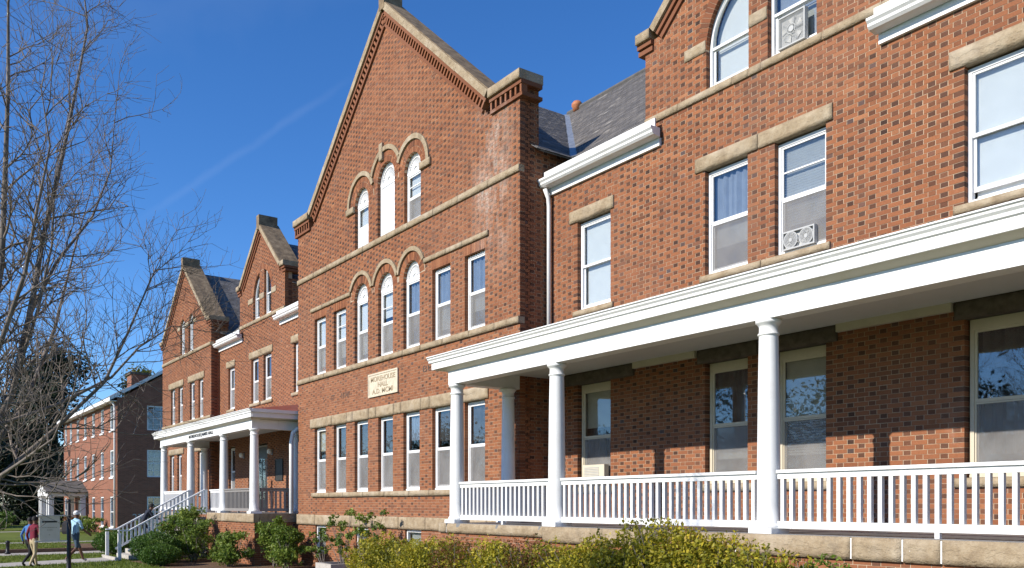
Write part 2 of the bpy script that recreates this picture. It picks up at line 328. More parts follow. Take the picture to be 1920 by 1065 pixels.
class PairArch:                                            # two lights under one round brick arch
    def __init__(s, lights, z0, sp, c, R, ring): s.l, s.z0, s.sp, s.c, s.R, s.ring = lights, z0, sp, c, R, ring
    def _lights(s, z, R):
        if s.z0 - 0.05 < z < s.sp: return list(s.l)
        d = z - s.sp
        if z < s.sp or d >= R: return []
        h = math.sqrt(R * R - d * d); return [(max(a, s.c - h), min(b, s.c + h)) for a, b in s.l if min(b, s.c + h) - max(a, s.c - h) > 0.01]
    def cut(s, z):
        r = s._lights(z, s.R); d = z - s.sp; Ro = s.R + s.ring
        if z >= s.sp and d < Ro:
            ho = math.sqrt(Ro * Ro - d * d); hi = math.sqrt(max(0, s.R ** 2 - d * d)); r += [(s.c - ho, s.c - hi), (s.c + hi, s.c + ho)]
        return r
    def bcut(s, z): return s._lights(z, s.R + 0.03)
SINGLE = []                                                # candidates for single brick objects
def brick_wall(root, name, face, at, base, z0, z1, ops=(), depth=0.15, back=0.30, pick=False, hdark=0.9):
    """face '-y': wall plane y = at looking to -y, u = x.  face '+x': plane x = at looking to +x, u = y.  base(z) -> (u0, u1)"""
    n = int(round((z1 - z0) / CO)); bc = []; bh = []; col = []; slabs = []; full = []
    for i in range(n):
        za = z0 + i * CO; zc = za + CO / 2; bs = base(zc)
        if bs is None or bs[1] - bs[0] < 0.05: continue
        iv = subtract([bs], [c for o in ops for c in o.cut(zc)])
        off = (UN / 2 if i % 2 else 0.0) + 0.004 * rng.standard_normal()
        for a, b in iv:
            k0 = math.floor((a - off) / UN) - 1; k1 = math.ceil((b - off) / UN) + 1; run = []
            for k in range(k0, k1):
                for s, ln, hd in ((off + k * UN, SL, False), (off + k * UN + SL + JT, HL, True)):
                    e = s + ln; p, q = max(s, a), min(e, b)
                    if q - p >= 0.04: run.append([p, q, ln, hd])
            if run:
                run[0][0] = a; run[-1][1] = b
                for p, q, ln, hd in run:
                    bc.append(((p + q) / 2, zc)); bh.append((q - p) / 2)
                    if hd and zc < 4.1 and at < 12: dk = rng.uniform(0.4, 0.95) if rng.random() < 0.62 else rng.uniform(0.0, 0.3)
                    elif hd: dk = rng.uniform(0.62, 1.0) if rng.random() < hdark else rng.uniform(0.1, 0.5)
                    else: dk = rng.uniform(0, 0.12) if rng.random() > 0.03 else rng.uniform(0.3, 0.6)
                    col.append((np.clip(rng.normal(0.52, 0.16), 0, 1), dk, rng.random())); full.append(abs((q - p) - ln) < 1e-4)
        for a, b in subtract([bs], [c for o in ops for c in o.bcut(zc)]):
            for sl_ in slabs:
                if abs(sl_[0] - a) < 1e-4 and abs(sl_[1] - b) < 1e-4 and abs(sl_[3] - za) < 1e-4: sl_[3] = za + CO; break
            else: slabs.append([a, b, za, za + CO])
    bc = np.array(bc); bh = np.array(bh); col = np.array(col); N = len(bc)
    prd = rng.normal(0, 0.0009, N); jz = rng.normal(0, 0.0012, N); hz = (CO - 0.0075) / 2
    sl_ = np.array(slabs)
    if face == '-y':
        C = np.stack([bc[:, 0], at + depth / 2 + prd, bc[:, 1] + jz], 1); Hf = np.stack([bh, np.full(N, depth / 2), np.full(N, hz)], 1)
        SC = np.stack([(sl_[:, 0] + sl_[:, 1]) / 2, np.full(len(sl_), at + 0.004 + back / 2), (sl_[:, 2] + sl_[:, 3]) / 2], 1); SH = np.stack([(sl_[:, 1] - sl_[:, 0]) / 2 - 0.004, np.full(len(sl_), back / 2), (sl_[:, 3] - sl_[:, 2]) / 2], 1)
    else:
        C = np.stack([at - depth / 2 + prd, bc[:, 0], bc[:, 1] + jz], 1); Hf = np.stack([np.full(N, depth / 2), bh, np.full(N, hz)], 1)
        SC = np.stack([np.full(len(sl_), at - 0.004 - back / 2), (sl_[:, 0] + sl_[:, 1]) / 2, (sl_[:, 2] + sl_[:, 3]) / 2], 1); SH = np.stack([np.full(len(sl_), back / 2), (sl_[:, 1] - sl_[:, 0]) / 2 - 0.004, (sl_[:, 3] - sl_[:, 2]) / 2], 1)
    wall = mesh_obj(name, *boxes(SC, SH), 'mortar', root)
    sel = np.zeros(N, bool)
    if pick:
        zc = -0.8118 * C[:, 0] + 0.584 * C[:, 1]; X = 960 + 1650 * (0.584 * C[:, 0] + 0.8118 * C[:, 1]) / zc; Y = 945 - 1650 * C[:, 2] / zc
        ok = np.array(full) & (X > 0) & (X < 1915) & (Y > 4) & (Y < 860) & ((C[:, 2] > 4.35) | (C[:, 2] < 2.6))
        idx = np.where(ok)[0]; idx = idx[np.argsort(zc[idx])][:300]; sel[idx] = True
        var = {}
        for i in idx:
            key = (bool(bh[i] > 0.1), int(col[i, 0] * 6), int(col[i, 1] * 5))
            if key not in var: var[key] = mesh_obj('brick', *boxes([C[i]], [Hf[i]]), 'brick', wall, bv=np.repeat(col[i:i + 1], 6, 0), origin=C[i] + [0, 0, EYE])
            else: share(var[key], wall, C[i] + [0, 0, EYE], 'brick')
    keep = ~sel
    mesh_obj('brickwork', *boxes(C[keep], Hf[keep]), 'brick', wall, bv=np.repeat(col[keep], 6, 0), kind='stuff')
    return wall
def ring_pieces(cx, cz, r0, r1, a0, a1, n, y0, y1, gap):   # wedge-shaped pieces round an arch, angles in degrees from +x
    V = []; F = []; da = (a1 - a0) / n
    for i in range(n):
        ga = math.degrees(gap / ((r0 + r1) / 2)) / 2
        A = math.radians(a0 + i * da + ga); B = math.radians(a0 + (i + 1) * da - ga); P = []
        for y in (y0, y1):
            for r, t in ((r0, A), (r1, A), (r1, B), (r0, B)): P.append((cx + r * math.cos(t), y, cz + r * math.sin(t)))
        b = len(V); V += P; F += [tuple(b + j for j in q) for q in ((0, 1, 2, 3), (7, 6, 5, 4), (0, 4, 5, 1), (1, 5, 6, 2), (2, 6, 7, 3), (3, 7, 4, 0))]
    return V, F
def brick_ring(root, cx, cz, r0, r1, at, a0=0, a1=180, pitch=0.085):
    n = max(3, int(math.radians(a1 - a0) * (r0 + r1) / 2 / pitch)); V, F = ring_pieces(cx, cz, r0, r1, a0, a1, n, at - 0.002, at + 0.15, 0.009)
    col = np.stack([rng.random(n), np.where(rng.random(n) < 0.12, 0.6, rng.uniform(0, 0.2, n)), rng.random(n)], 1)
    o = mesh_obj('brick_arch', V, F, 'brick', root, bv=np.repeat(col, 6, 0), kind='stuff'); 
    Vm, Fm = ring_pieces(cx, cz, r0 + 0.004, r1 + 0.02, a0, a1, max(8, n // 2), at + 0.004, at + 0.145, 0.0)
    mesh_obj('arch_mortar', Vm, Fm, 'mortar', root); return o
def stone(root, x0, x1, yf, z0, z1, depth=0.12, rough=0.016, name='lintel_stone', mat='sandstone', axis='x'):
    """quarry-faced block: displaced front, dressed margin"""
    nx = max(2, int(abs(x1 - x0) / 0.07)); nz = max(2, int((z1 - z0) / 0.06)); V = []; F = []; ph = [random.uniform(0, 6), random.uniform(0, 6), random.uniform(.7, 1.3)]
    for j in range(nz + 1):
        for i in range(nx + 1):
            u0 = x0 + (x1 - x0) * i / nx
            e = i in (0, nx) or j in (0, nz); d = 0 if e else rough * (0.55 + 0.6 * math.sin(ph[0] + u0 * 7.3 * ph[2] + j * 1.9) * math.sin(ph[1] + u0 * 4.1 + j * 1.1) + random.uniform(-.45, .75))
            u = x0 + (x1 - x0) * i / nx + (0 if i in (0, nx) else random.uniform(-.3, .3) * (x1 - x0) / nx); w = z0 + (z1 - z0) * j / nz
            V.append((u, yf - d, w))
    nf = len(V)
    F = [(j * (nx + 1) + i, j * (nx + 1) + i + 1, (j + 1) * (nx + 1) + i + 1, (j + 1) * (nx + 1) + i) for j in range(nz) for i in range(nx)]
    V += [(x0, yf + depth, z0), (x1, yf + depth, z0), (x1, yf + depth, z1), (x0, yf + depth, z1)]
    rim_b = [i for i in range(nx + 1)]; rim_t = [nz * (nx + 1) + i for i in range(nx + 1)]; rim_l = [j * (nx + 1) for j in range(nz + 1)]; rim_r = [j * (nx + 1) + nx for j in range(nz + 1)]
    F += [tuple(rim_b[::-1] + [nf, nf + 1]), tuple(rim_t + [nf + 2, nf + 3]), tuple(rim_l + [nf + 3, nf]), tuple(rim_r[::-1] + [nf + 1, nf + 2]), (nf + 1, nf, nf + 3, nf + 2)]
    if axis == 'y': V = [(yf_, x_, z_) for x_, yf_, z_ in V]; F = [tuple(reversed(q)) for q in F]
    o = mesh_obj(name, V, F, mat, root); o.data.polygons.foreach_set('use_smooth', [i < nx * nz for i in range(len(F))]); return o
def stone_course(root, cuts, yf, z0, z1, depth=0.12, rough=0.012, name='band_stone', mat='sandstone'):
    for a, b in zip(cuts[:-1], cuts[1:]): stone(root, a + 0.006, b - 0.006, yf, z0 + random.uniform(-.004, .004), z1 + random.uniform(-.004, .004), depth, rough, name, mat)
    MB().box(cuts[0] + 0.01, cuts[-1] - 0.01, yf + 0.006, yf + depth - 0.004, z0 + 0.008, z1 - 0.008).build('mortar_bed', 'mortar', root)
def even(a, b, ln):
    n = max(1, round((b - a) / ln)); e = [a + (b - a) * i / n + (random.uniform(-.12, .12) * ln if 0 < i < n else 0) for i in range(n + 1)]; return e

# ---------------------------------------------------------------- windows
def shade(root, kind, x0, x1, y, z0, z1):
    if kind == 'blind':
        n = int((z1 - z0) / 0.045); zc = z0 + (np.arange(n) + 0.5) * (z1 - z0) / n
        C = np.stack([np.full(n, (x0 + x1) / 2), np.full(n, y), zc], 1)
        V, F = oboxes(C, [((x1 - x0) / 2, 0, 0)], [(0, 0.012, -0.016)], [(0, 0.0006, 0.0005)]); return mesh_obj('blind', V, F, 'shade_white', root)
    if kind in ('curtain_dark', 'curtain_blue', 'shade_grey') and kind != 'shade_grey':
        n = 26; xs = np.linspace(x0, x1, n); ys = y + 0.025 * np.sin(xs * 42) + 0.01 * np.sin(xs * 17)
        V = [(xs[i], ys[i], z) for z in (z0, z1) for i in range(n)] + [(xs[i], ys[i] + 0.004, z) for z in (z0, z1) for i in range(n)]
        F = [(i, i + 1, n + i + 1, n + i) for i in range(n - 1)] + [(3 * n + i, 3 * n + i + 1, 2 * n + i + 1, 2 * n + i) for i in range(n - 1)]
        return mesh_obj('curtain', V, F, kind, root)
    return MB().box(x0, x1, y, y + 0.005, z0, z1).build('roller_shade', kind, root)
def rect_frame(mb, x0, x1, y0, y1, z0, z1, w, wb=None, wt=None):
    wb = wb or w; wt = wt or w
    mb.box(x0, x0 + w, y0, y1, z0 + wb, z1 - wt); mb.box(x1 - w, x1, y0, y1, z0 + wb, z1 - wt); mb.box(x0, x1, y0, y1, z0, z0 + wb); mb.box(x0, x1, y0, y1, z1 - wt, z1); return mb
def sashes(win, x0, x1, z0, z1, Y, up='shade_white', lo='shade_grey', screen=True, upf=1.0, paint='window_paint', bar=False, lower_open=0.0):
    """two sliding sashes, their panes, an insect screen outside the lower one and what hangs behind"""
    zm = (z0 + z1) / 2
    us = rect_frame(MB(), x0, x1, Y + 0.088, Y + 0.12, zm - 0.02, z1, 0.042, 0.05)
    if bar: us.box(x0 + 0.04, x1 - 0.04, Y + 0.09, Y + 0.115, (zm + z1) / 2 - 0.012, (zm + z1) / 2 + 0.012)
    us = us.build('upper_sash', paint, win); MB().box(x0 + 0.04, x1 - 0.04, Y + 0.104, Y + 0.108, zm + 0.02, z1 - 0.04).build('pane', 'glass', win)
    l0 = z0 + lower_open; rect_frame(MB(), x0, x1, Y + 0.124, Y + 0.155, l0, zm + 0.02 + lower_open * 0.3, 0.042, 0.07).build('lower_sash', paint, win)
    MB().box(x0 + 0.04, x1 - 0.04, Y + 0.138, Y + 0.142, l0 + 0.06, zm - 0.02).build('pane', 'glass', win)
    if screen:
        rect_frame(MB(), x0 + 0.004, x1 - 0.004, Y + 0.094, Y + 0.112, z0, zm - 0.024, 0.022, 0.03).build('screen_frame', paint, win)
        MB().box(x0 + 0.02, x1 - 0.02, Y + 0.102, Y + 0.1035, z0 + 0.028, zm - 0.044).build('insect_screen', 'insect_mesh', win)
    if up: shade(win, up, x0 + 0.02, x1 - 0.02, Y + 0.172, zm + (z1 - zm) * (1 - upf), z1 + 0.02)
    if lo: fl_ = random.choice((1, 1, .75, .5, .62)); shade(win, lo, x0 + 0.02, x1 - 0.02, Y + 0.205, z0 + (zm - z0) * (1 - fl_), zm + 0.01)
def window(root, x0, x1, z0, z1, Y, head=0.06, paint='window_paint', **k):
    Y = Y + 0.03; fr = MB(); rect_frame(fr, x0, x1, Y + 0.072, Y + 0.16, z0, z1, 0.058, 0.075, head); fr.box(x0 + 0.002, x1 - 0.002, Y + 0.05, Y + 0.0715, z0 + 0.003, z0 + 0.045)
    w = fr.build('window', paint, root); sashes(w, x0 + 0.055, x1 - 0.055, z0 + 0.073, z1 - head + 0.004, Y, paint=paint, **k); return w
def disc_poly(cx, cz, R, n=20): return [(cx + R * math.cos(math.pi * i / n), cz + R * math.sin(math.pi * i / n)) for i in range(n + 1)]
def fan_window(root, x0, x1, z0, sp, Y, **k):              # round-headed: sash below, carved sunburst panel above
    cx = (x0 + x1) / 2; R = (x1 - x0) / 2; w = window(root, x0, x1, z0, sp - 0.04, Y, **k); Y = Y + 0.03
    P = disc_poly(cx, sp, R); n = len(P); V = [(x, y, z) for y in (Y + 0.105, Y + 0.16) for x, z in P]; V += [(cx, y, sp) for y in ()]
    F = [tuple(range(n))[::-1], tuple(range(n, 2 * n))] + [(i, i + 1, n + i + 1, n + i) for i in range(n - 1)] + [(0, n, 2 * n - 1, n - 1)]
    fan = mesh_obj('fan_panel', V, F, 'window_paint', w)
    mb = MB(); mb.box(x0, x1, Y + 0.062, Y + 0.14, sp - 0.045, sp + 0.02)
    mb.add(*ring_pieces(cx, sp, R - 0.055, R, 3, 177, 20, Y + 0.068, Y + 0.1, 0)); mb.add(*ring_pieces(cx, sp, R * 0.25, R * 0.32, 4, 176, 12, Y + 0.074, Y + 0.1, 0))
    mb.build('fan_rim', 'window_paint', w)
    rb = MB()
    for i in range(1, 16):
        t = math.pi * i / 16; c, s = math.cos(t), math.sin(t); r0, r1 = R * 0.34, R * 0.72
        rb.bar((cx + r0 * c, Y + 0.095, sp + r0 * s), (cx + r1 * c, Y + 0.095, sp + r1 * s), (0, 1, 0), 0.018, 0.02)
    rb.add(*ring_pieces(cx, sp, R * 0.73, R * 0.80, 4, 176, 15, Y + 0.072, Y + 0.1, 0.012)); rb.build('fan_ribs', 'window_paint', w)
    return w
def curved_window(root, x0, x1, z0, cx, cz, R, Y, up='shade_white', lo='shade_white', screen=False):   # glass follows the arch
    Y = Y + 0.03
    top = lambda x, r=0.0: cz + math.sqrt(max(0, (R - r) ** 2 - (x - cx) ** 2))
    n = 22
    def strip(off, y0, y1, xa, xb, mb):                    # frame band inside the outline: side jambs + curved head
        xs = [xa + (xb - xa) * i / n for i in range(n + 1)]
        out = [(x, top(x)) for x in xs]; inn = []
        for x in xs:
            xi = min(max(x, xa + off), xb - off); zi = top(xi, off); inn.append((xi, zi))
        for i in range(n):
            a, b, c, d = out[i], out[i + 1], inn[i + 1], inn[i]
            mb.hexa([(a[0], y0, a[1]), (d[0], y0, d[1]), (d[0], y1, d[1]), (a[0], y1, a[1]), (b[0], y0, b[1]), (c[0], y0, c[1]), (c[0], y1, c[1]), (b[0], y1, b[1])])
        mb.box(xa, xa + off, y0, y1, z0, top(xa + 0.001, 0) if top(xa + .001) > cz + .2 else top(xa + off, off)); mb.box(xb - off, xb, y0, y1, z0, top(xb - 0.001, 0) if top(xb - .001) > cz + .2 else top(xb - off, off)); return mb
    fr = strip(0.06, Y + 0.072, Y + 0.16, x0, x1, MB()); fr.box(x0, x1, Y + 0.06, Y + 0.155, z0, z0 + 0.075); w = fr.build('window', 'window_paint', root)
    xa, xb = x0 + 0.056, x1 - 0.056; zm = cz - 0.02
    us = MB(); xs = [xa + (xb - xa) * i / n for i in range(n + 1)]
    for i in range(n):
        a, b = xs[i], xs[i + 1]; za, zb = top(a, 0.05), top(b, 0.05)
        us.hexa([(a, Y + 0.088, za), (a, Y + 0.088, za - 0.05), (a, Y + 0.12, za - 0.05), (a, Y + 0.12, za), (b, Y + 0.088, zb), (b, Y + 0.088, zb - 0.05), (b, Y + 0.12, zb - 0.05), (b, Y + 0.12, zb)])
    us.box(xa, xb, Y + 0.088, Y + 0.12, zm, zm + 0.05); us.build('upper_sash', 'window_paint', w)
    def sheet(y, y1, zlo, off, mat, name):
        P = [(xa, zlo), (xb, zlo)] + [(x, max(zlo + 0.01, top(x, off))) for x in xs[::-1]]; m = len(P)
        V = [(x, yy, z) for yy in (y, y1) for x, z in P]; F = [tuple(range(m)), tuple(range(m, 2 * m))[::-1]] + [(i, m + i, m + (i + 1) % m, (i + 1) % m) for i in range(m)]
        mesh_obj(name, V, F, mat, w)
    sheet(Y + 0.104, Y + 0.108, zm + 0.03, 0.06, 'glass', 'pane')
    if up: sheet(Y + 0.24, Y + 0.245, zm, 0.03, up, 'roller_shade')
    rect_frame(MB(), xa, xb, Y + 0.124, Y + 0.155, z0 + 0.07, zm + 0.03, 0.045, 0.07).build('lower_sash', 'window_paint', w)
    MB().box(xa + 0.04, xb - 0.04, Y + 0.138, Y + 0.142, z0 + 0.13, zm - 0.01).build('pane', 'glass', w)
    if lo: MB().box(xa, xb, Y + 0.25, Y + 0.255, z0 + 0.05, zm).build('roller_shade', lo, w)
    if screen: MB().box(xa + 0.01, xb - 0.01, Y + 0.102, Y + 0.1035, z0 + 0.1, zm).build('insect_screen', 'insect_mesh', w)
    return w

# ---------------------------------------------------------------- parapet gables
def slope_piece(p0, p1, y0, y1, t0, t1):                   # bar along a slope in the facade plane, thickness measured at right angles
    (xa, za), (xb, zb) = p0, p1; d = Vector((xb - xa, zb - za)).normalized(); nv = Vector((-d.y, d.x))
    if nv.y < 0: nv = -nv
    q = lambda x, z, t, y: (x + nv.x * t, y, z + nv.y * t)
    return [q(xa, za, t0, y0), q(xb, zb, t0, y0), q(xb, zb, t0, y1), q(xa, za, t0, y1), q(xa, za, t1, y0), q(xb, zb, t1, y0), q(xb, zb, t1, y1), q(xa, za, t1, y1)]
def gable(root, Y, xl, xr, kin, zk, slope, deep=0.5, t=0.165, frieze=False, ov=0.14, seg=1.1, cap=True):
    """coping of a gable: kneeler blocks at both feet, sloped stones, apex block.  zk: top of the kneelers"""
    cx = (xl + xr) / 2; yf = Y - ov
    fl = 0.44 if frieze else 0.22                          # depth of the corbelled courses under the stone
    for s, xe in ((-1, xl), (1, xr)):
        xo = xe + s * 0.16; xi = xe - s * kin; a, b = sorted((xo, xi))
        stone(root, a, b, yf, zk - t - 0.03, zk, deep + ov, 0.008, 'kneeler', 'sandstone')
        run = abs(xi - cx); n = max(2, round(run / seg))
        cor = MB(); den = []; pit = 0.165
        for i in range(n):
            fa, fb = i / n, (i + 1) / n; g = 0.006
            pa = (xi - s * run * fa, zk + slope * run * fa); pb = (xi - s * run * fb, zk + slope * run * fb)
            V = slope_piece(pa, pb, yf, Y + deep, -t * 1.0 + 0.0, 0.0); V = [(x + s * g * (1 if k in (1, 2, 5, 6) else -1), y, z) for k, (x, y, z) in enumerate(V)]
            top = MB().hexa(V); top.build('coping_stone', 'sandstone', root)
        # weathered upper face of the coping
        pa, pb = (xi, zk), (cx, zk + slope * run)
        V = slope_piece((pa[0], pa[1]), (pb[0], pb[1]), yf + 0.03, Y + deep - 0.01, 0.001, 0.02); MB().hexa(V).build('coping_top', 'weathered_stone', root)
        # corbelled brick courses beneath, following slope and kneeler
        lay = [(-t, -t - 0.10, 0.085)] + ([(-t - 0.29, -t - 0.37, 0.06)] if frieze else [(-t - 0.13, -t - 0.22, 0.045)])
        for t0, t1, pr in lay:
            V = slope_piece(pa, pb, Y - pr, Y + 0.05, t1, t0 - 0.002); cb = MB().hexa(V)
            cb.box(a if s < 0 else xi, b if s > 0 else xi, Y - pr, Y + deep - 0.02, zk - 0.03 + t1 * 1.0, zk - 0.03 + t0 - 0.002)
            o = cb.build('corbel_course', 'brick', root); o.data.attributes.new('bv', 'FLOAT_VECTOR', 'FACE').data.foreach_set('vector', np.tile([0.3, 0.35, 0.4], len(o.data.polygons)).astype(np.float32))
        if frieze:
            L = math.hypot(run, slope * run); nd = int(L / pit); d = Vector((cx - xi, 0, slope * run)).normalized(); nv = Vector((-d.z, 0, d.x)); nv = nv if nv.z > 0 else -nv
            f = (np.arange(nd) + 0.5) / nd; C = np.array([xi, 0, zk])[None] + f[:, None] * np.array([cx - xi, 0, slope * run])[None] + np.array(nv)[None] * (-t - 0.196); C[:, 1] = Y + 0.02
            V1, F1 = oboxes(C, [tuple(d * 0.032)], [(0, 0.085, 0)], [tuple(nv * 0.096)])
            MB().hexa(slope_piece(pa, pb, Y + 0.36, Y + 0.40, -t - 0.5, -t + 0.02)).build('light_block', 'dark_interior', root)  # added dark strip blocks light behind the dentil gaps
            nk = int(abs(b - a) / pit); ck = np.stack([np.linspace(a + 0.05, b - 0.05, nk), np.full(nk, Y + 0.02), np.full(nk, zk - 0.03 - t - 0.196)], 1); V2, F2 = oboxes(ck, [(0.032, 0, 0)], [(0, 0.085, 0)], [(0, 0, 0.096)])
            nF = len(F1) + len(F2); mesh_obj('dentil_course', np.vstack([V1, V2]), np.vstack([F1, F2 + len(V1)]), 'brick', root, bv=np.tile([0.45, 0.15, 0.5], (nF, 1)), kind='stuff')
    if frieze: MB().box(xl + 0.3, xr - 0.3, Y + 0.36, Y + 0.40, zk - 0.6, zk - 0.1).build('light_block', 'dark_interior', root)  # added dark panel closes the frieze to light from behind
    if cap:
        za = zk + slope * (abs(xl + kin - cx)); MB().box(cx - 0.16, cx + 0.16, yf - 0.01, Y + deep - 0.1, za - 0.28, za + 0.30).build('apex_stone', 'weathered_stone', root)
def inside_gable(xl, xr, zk, slope, kin, drop=0.1):
    cx = (xl + xr) / 2; run = (xr - xl) / 2 - kin
    def base(z):
        if z < zk - (0.52 if drop > 0.4 else 0.2): return (xl, xr)
        h = run - (z - (zk - drop - 0.16)) / slope
        return (cx - h, cx + h) if h > 0.05 else None
    return base
def slates(root, p0, ud, vd, ulen, vlen, inside, pick=False, wid=0.23, expo=0.15):
    p0, ud, vd = Vector(p0), Vector(ud).normalized(), Vector(vd).normalized(); nv = ud.cross(vd).normalized()
    if nv.z < 0: nv = -nv
    C = []
    for r in range(int(vlen / expo) + 1):
        for k in range(-1, int(ulen / wid) + 2):
            u = (k + (0.5 if r % 2 else 0) + random.uniform(-.03, .03)) * wid; v = r * expo
            if inside(u, v + expo / 2) and -0.02 < u < ulen + wid: C.append(tuple(p0 + ud * u + vd * (v + expo * 0.8) + nv * (0.012 + random.uniform(0, 0.004))))
    C = np.array(C); n = len(C); tilt = (vd * 1.0 - nv * 0.045).normalized(); hw = wid / 2 - 0.004
    Uv, Vv, Wv = ud * hw, tilt * (expo * 0.85), ud.cross(tilt).normalized() * 0.005
    col = np.stack([np.clip(rng.normal(0.45, 0.2, n), 0, 1), rng.random(n), rng.random(n)], 1)
    roof = MB(); sel = np.zeros(n, bool)
    if pick:
        idx = np.argsort(-0.8118 * C[:, 0] + 0.584 * C[:, 1])[:300]; sel[idx] = True; var = {}
        for i in idx:
            key = int(col[i, 0] * 10)
            if key not in var: var[key] = mesh_obj('slate', *oboxes([C[i]], [Uv], [Vv], [Wv]), 'slate', root, bv=np.repeat(col[i:i + 1], 6, 0), origin=C[i] + [0, 0, EYE])
            else: share(var[key], root, C[i] + [0, 0, EYE], 'slate')
    k = ~sel; V, F = oboxes(C[k], [Uv], [Vv], [Wv]); mesh_obj('slate_cladding', V, F, 'slate', root, bv=np.repeat(col[k], 6, 0), kind='stuff')
def poly_slab(name, P, mat, root, th=0.03):
    P = [Vector(p) for p in P]; nv = (P[1] - P[0]).cross(P[2] - P[0]).normalized(); nv = nv if nv.z > 0 else -nv; n = len(P)
    V = [tuple(p) for p in P] + [tuple(p - nv * th) for p in P]; F = [tuple(range(n)), tuple(range(2 * n - 1, n - 1, -1))] + [(i, (i + 1) % n, n + (i + 1) % n, n + i) for i in range(n)]
    return mesh_obj(name, V, F, mat, root)
def text(root, s, size, x, y, z, mat, name, face='-y', width=None, ext=0.003, font_bold=0.0):
    cu = bpy.data.curves.new('t', 'FONT'); cu.body = s; cu.size = size; cu.align_x = 'CENTER'; cu.align_y = 'CENTER'; cu.extrude = ext; cu.offset = font_bold
    ob = bpy.data.objects.new('t', cu); COL.objects.link(ob); bpy.context.view_layer.update()
    me = bpy.data.meshes.new_from_object(ob.evaluated_get(bpy.context.evaluated_depsgraph_get())); bpy.data.objects.remove(ob)
    V = np.array([tuple(v.co) for v in me.vertices]); F = [tuple(p.vertices) for p in me.polygons]; bpy.data.meshes.remove(me)
    if width: V[:, 0] *= width / (V[:, 0].max() - V[:, 0].min())
    W = np.stack([x + V[:, 0], y - V[:, 2], z + V[:, 1]], 1) if face == '-y' else np.stack([x + V[:, 2], y + V[:, 0], z + V[:, 1]], 1)
    return mesh_obj(name, W, F, mat, root)

# ---------------------------------------------------------------- ground
G = -EYE
def sheet(name, P, z, mat, kind='structure'):
    n = len(P); o = mesh_obj(name, [(x, y, G + z) for x, y in P], [tuple(range(n))], mat); return tag(o, kind=kind)
sheet('ground', [(-1500, -1500), (1500, -1500), (1500, 1500), (-1500, 1500)], 0.0, 'lawn')
sheet('planting_bed', [(-51.5, 7.6), (-38.0, 7.9), (-38.0, 10.4), (-50.0, 12.6)], 0.006, 'mulch')
sheet('planting_bed', [(-34.4, 7.4), (-24, 7.9), (-15, 7.4), (2, 7.2), (2, 13), (-34.4, 13)], 0.006, 'mulch')
sheet('footpath', [(-37.3, 7.35), (-34.9, 7.35), (-33.9, 4.6), (-31.0, -6.0), (-33.4, -6.4), (-35.6, 3.2)], 0.010, 'concrete')
sheet('footpath', [(-42.9, 14), (-41.0, 14), (-40.2, -12), (-42.3, -12)], 0.010, 'concrete')
sheet('footpath', [(-54.6, 14), (-53.3, 14), (-52.6, -14), (-54.0, -14)], 0.010, 'concrete')
sheet('footpath', [(-76.6, 10.6), (-75.2, 10.6), (-72, -10), (-73.5, -10)], 0.010, 'concrete')
def kerb(P, w, h, name, mat):
    for (xa, ya), (xb, yb) in zip(P[:-1], P[1:]):
        tag(MB().bar((xa, ya, G + h / 2 - 0.02), (xb, yb, G + h / 2 - 0.02), (0, 0, 1), w, h + 0.04).build(name, mat), kind='structure')
kerb([(-43.1, 11), (-42.6, -12)], 0.28, 0.16, 'kerb', 'kerb_brick')

# ---------------------------------------------------------------- the brick hall
B = empty('brick_building', (-24, 12.5, 0), 'long red brick hall with stone-coped gables and two white columned porches', 'building')
DW, DC, DL, DF = 12.74, 11.90, 13.0, 12.6
# ---- wing beside the near porch
rw = [(-15.19, -14.09), (-11.43, -10.42), (-9.83, -8.80), (-6.51, -5.40)]
pa = PairArch([(-11.40, -10.40), (-9.98, -8.98)], 7.85, 8.62, -10.19, 1.21, 0.23)
ops = [Rect(a, b, 4.32, 6.32) for a, b in rw] + [Rect(a, b, 0.38, 2.68) for a, b in rw] + [pa]
gb = inside_gable(-13.03, -7.35, 9.60, 0.90, 0.24)
brick_wall(B, 'wing_wall', '-y', DW, lambda z: (-16.24, 3.0) if z < 7.42 else (gb(z) if z > 7.5 else (-13.03, -7.35)), -0.44, 12.0, ops, pick=True)
gable(B, DW, -13.03, -7.35, 0.24, 9.60, 0.90, deep=0.7)
brick_ring(B, -10.19, 8.62, 1.21, 1.44, DW)
up_styles = [dict(up='shade_white', lo='shade_white', screen=False), dict(up='curtain_blue', lo='shade_grey', bar=False), dict(up='blind', lo='blind', bar=True), dict(up='shade_white', lo='shade_white', lower_open=0.12, screen=False)]
for (a, b), st in zip(rw, up_styles): window(B, a, b, 4.32, 6.30, DW, **st)
lo_styles = [dict(up='shade_cream', upf=0.8, lo='curtain_dark'), dict(up='curtain_dark', lo='shade_grey'), dict(up='shade_cream', lo='blind', screen=True), dict(up='curtain_dark', upf=0.55, lo='curtain_dark')]
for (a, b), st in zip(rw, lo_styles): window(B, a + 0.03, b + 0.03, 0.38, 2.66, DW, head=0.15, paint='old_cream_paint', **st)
curved_window(B, -11.40, -10.40, 7.85, -10.19, 8.62, 1.21, DW, 'shade_white', 'shade_white')
curved_window(B, -9.98, -8.98, 7.85, -10.19, 8.62, 1.21, DW, 'curtain_blue', 'shade_grey')
for c in ([-15.46, -13.97], [-11.67, -10.18, -8.66], [-6.73, -5.1]):
    for a, b in zip(c[:-1], c[1:]): stone(B, a + .006, b - .006, DW - 0.03, 6.33, 6.60, 0.15, 0.026)
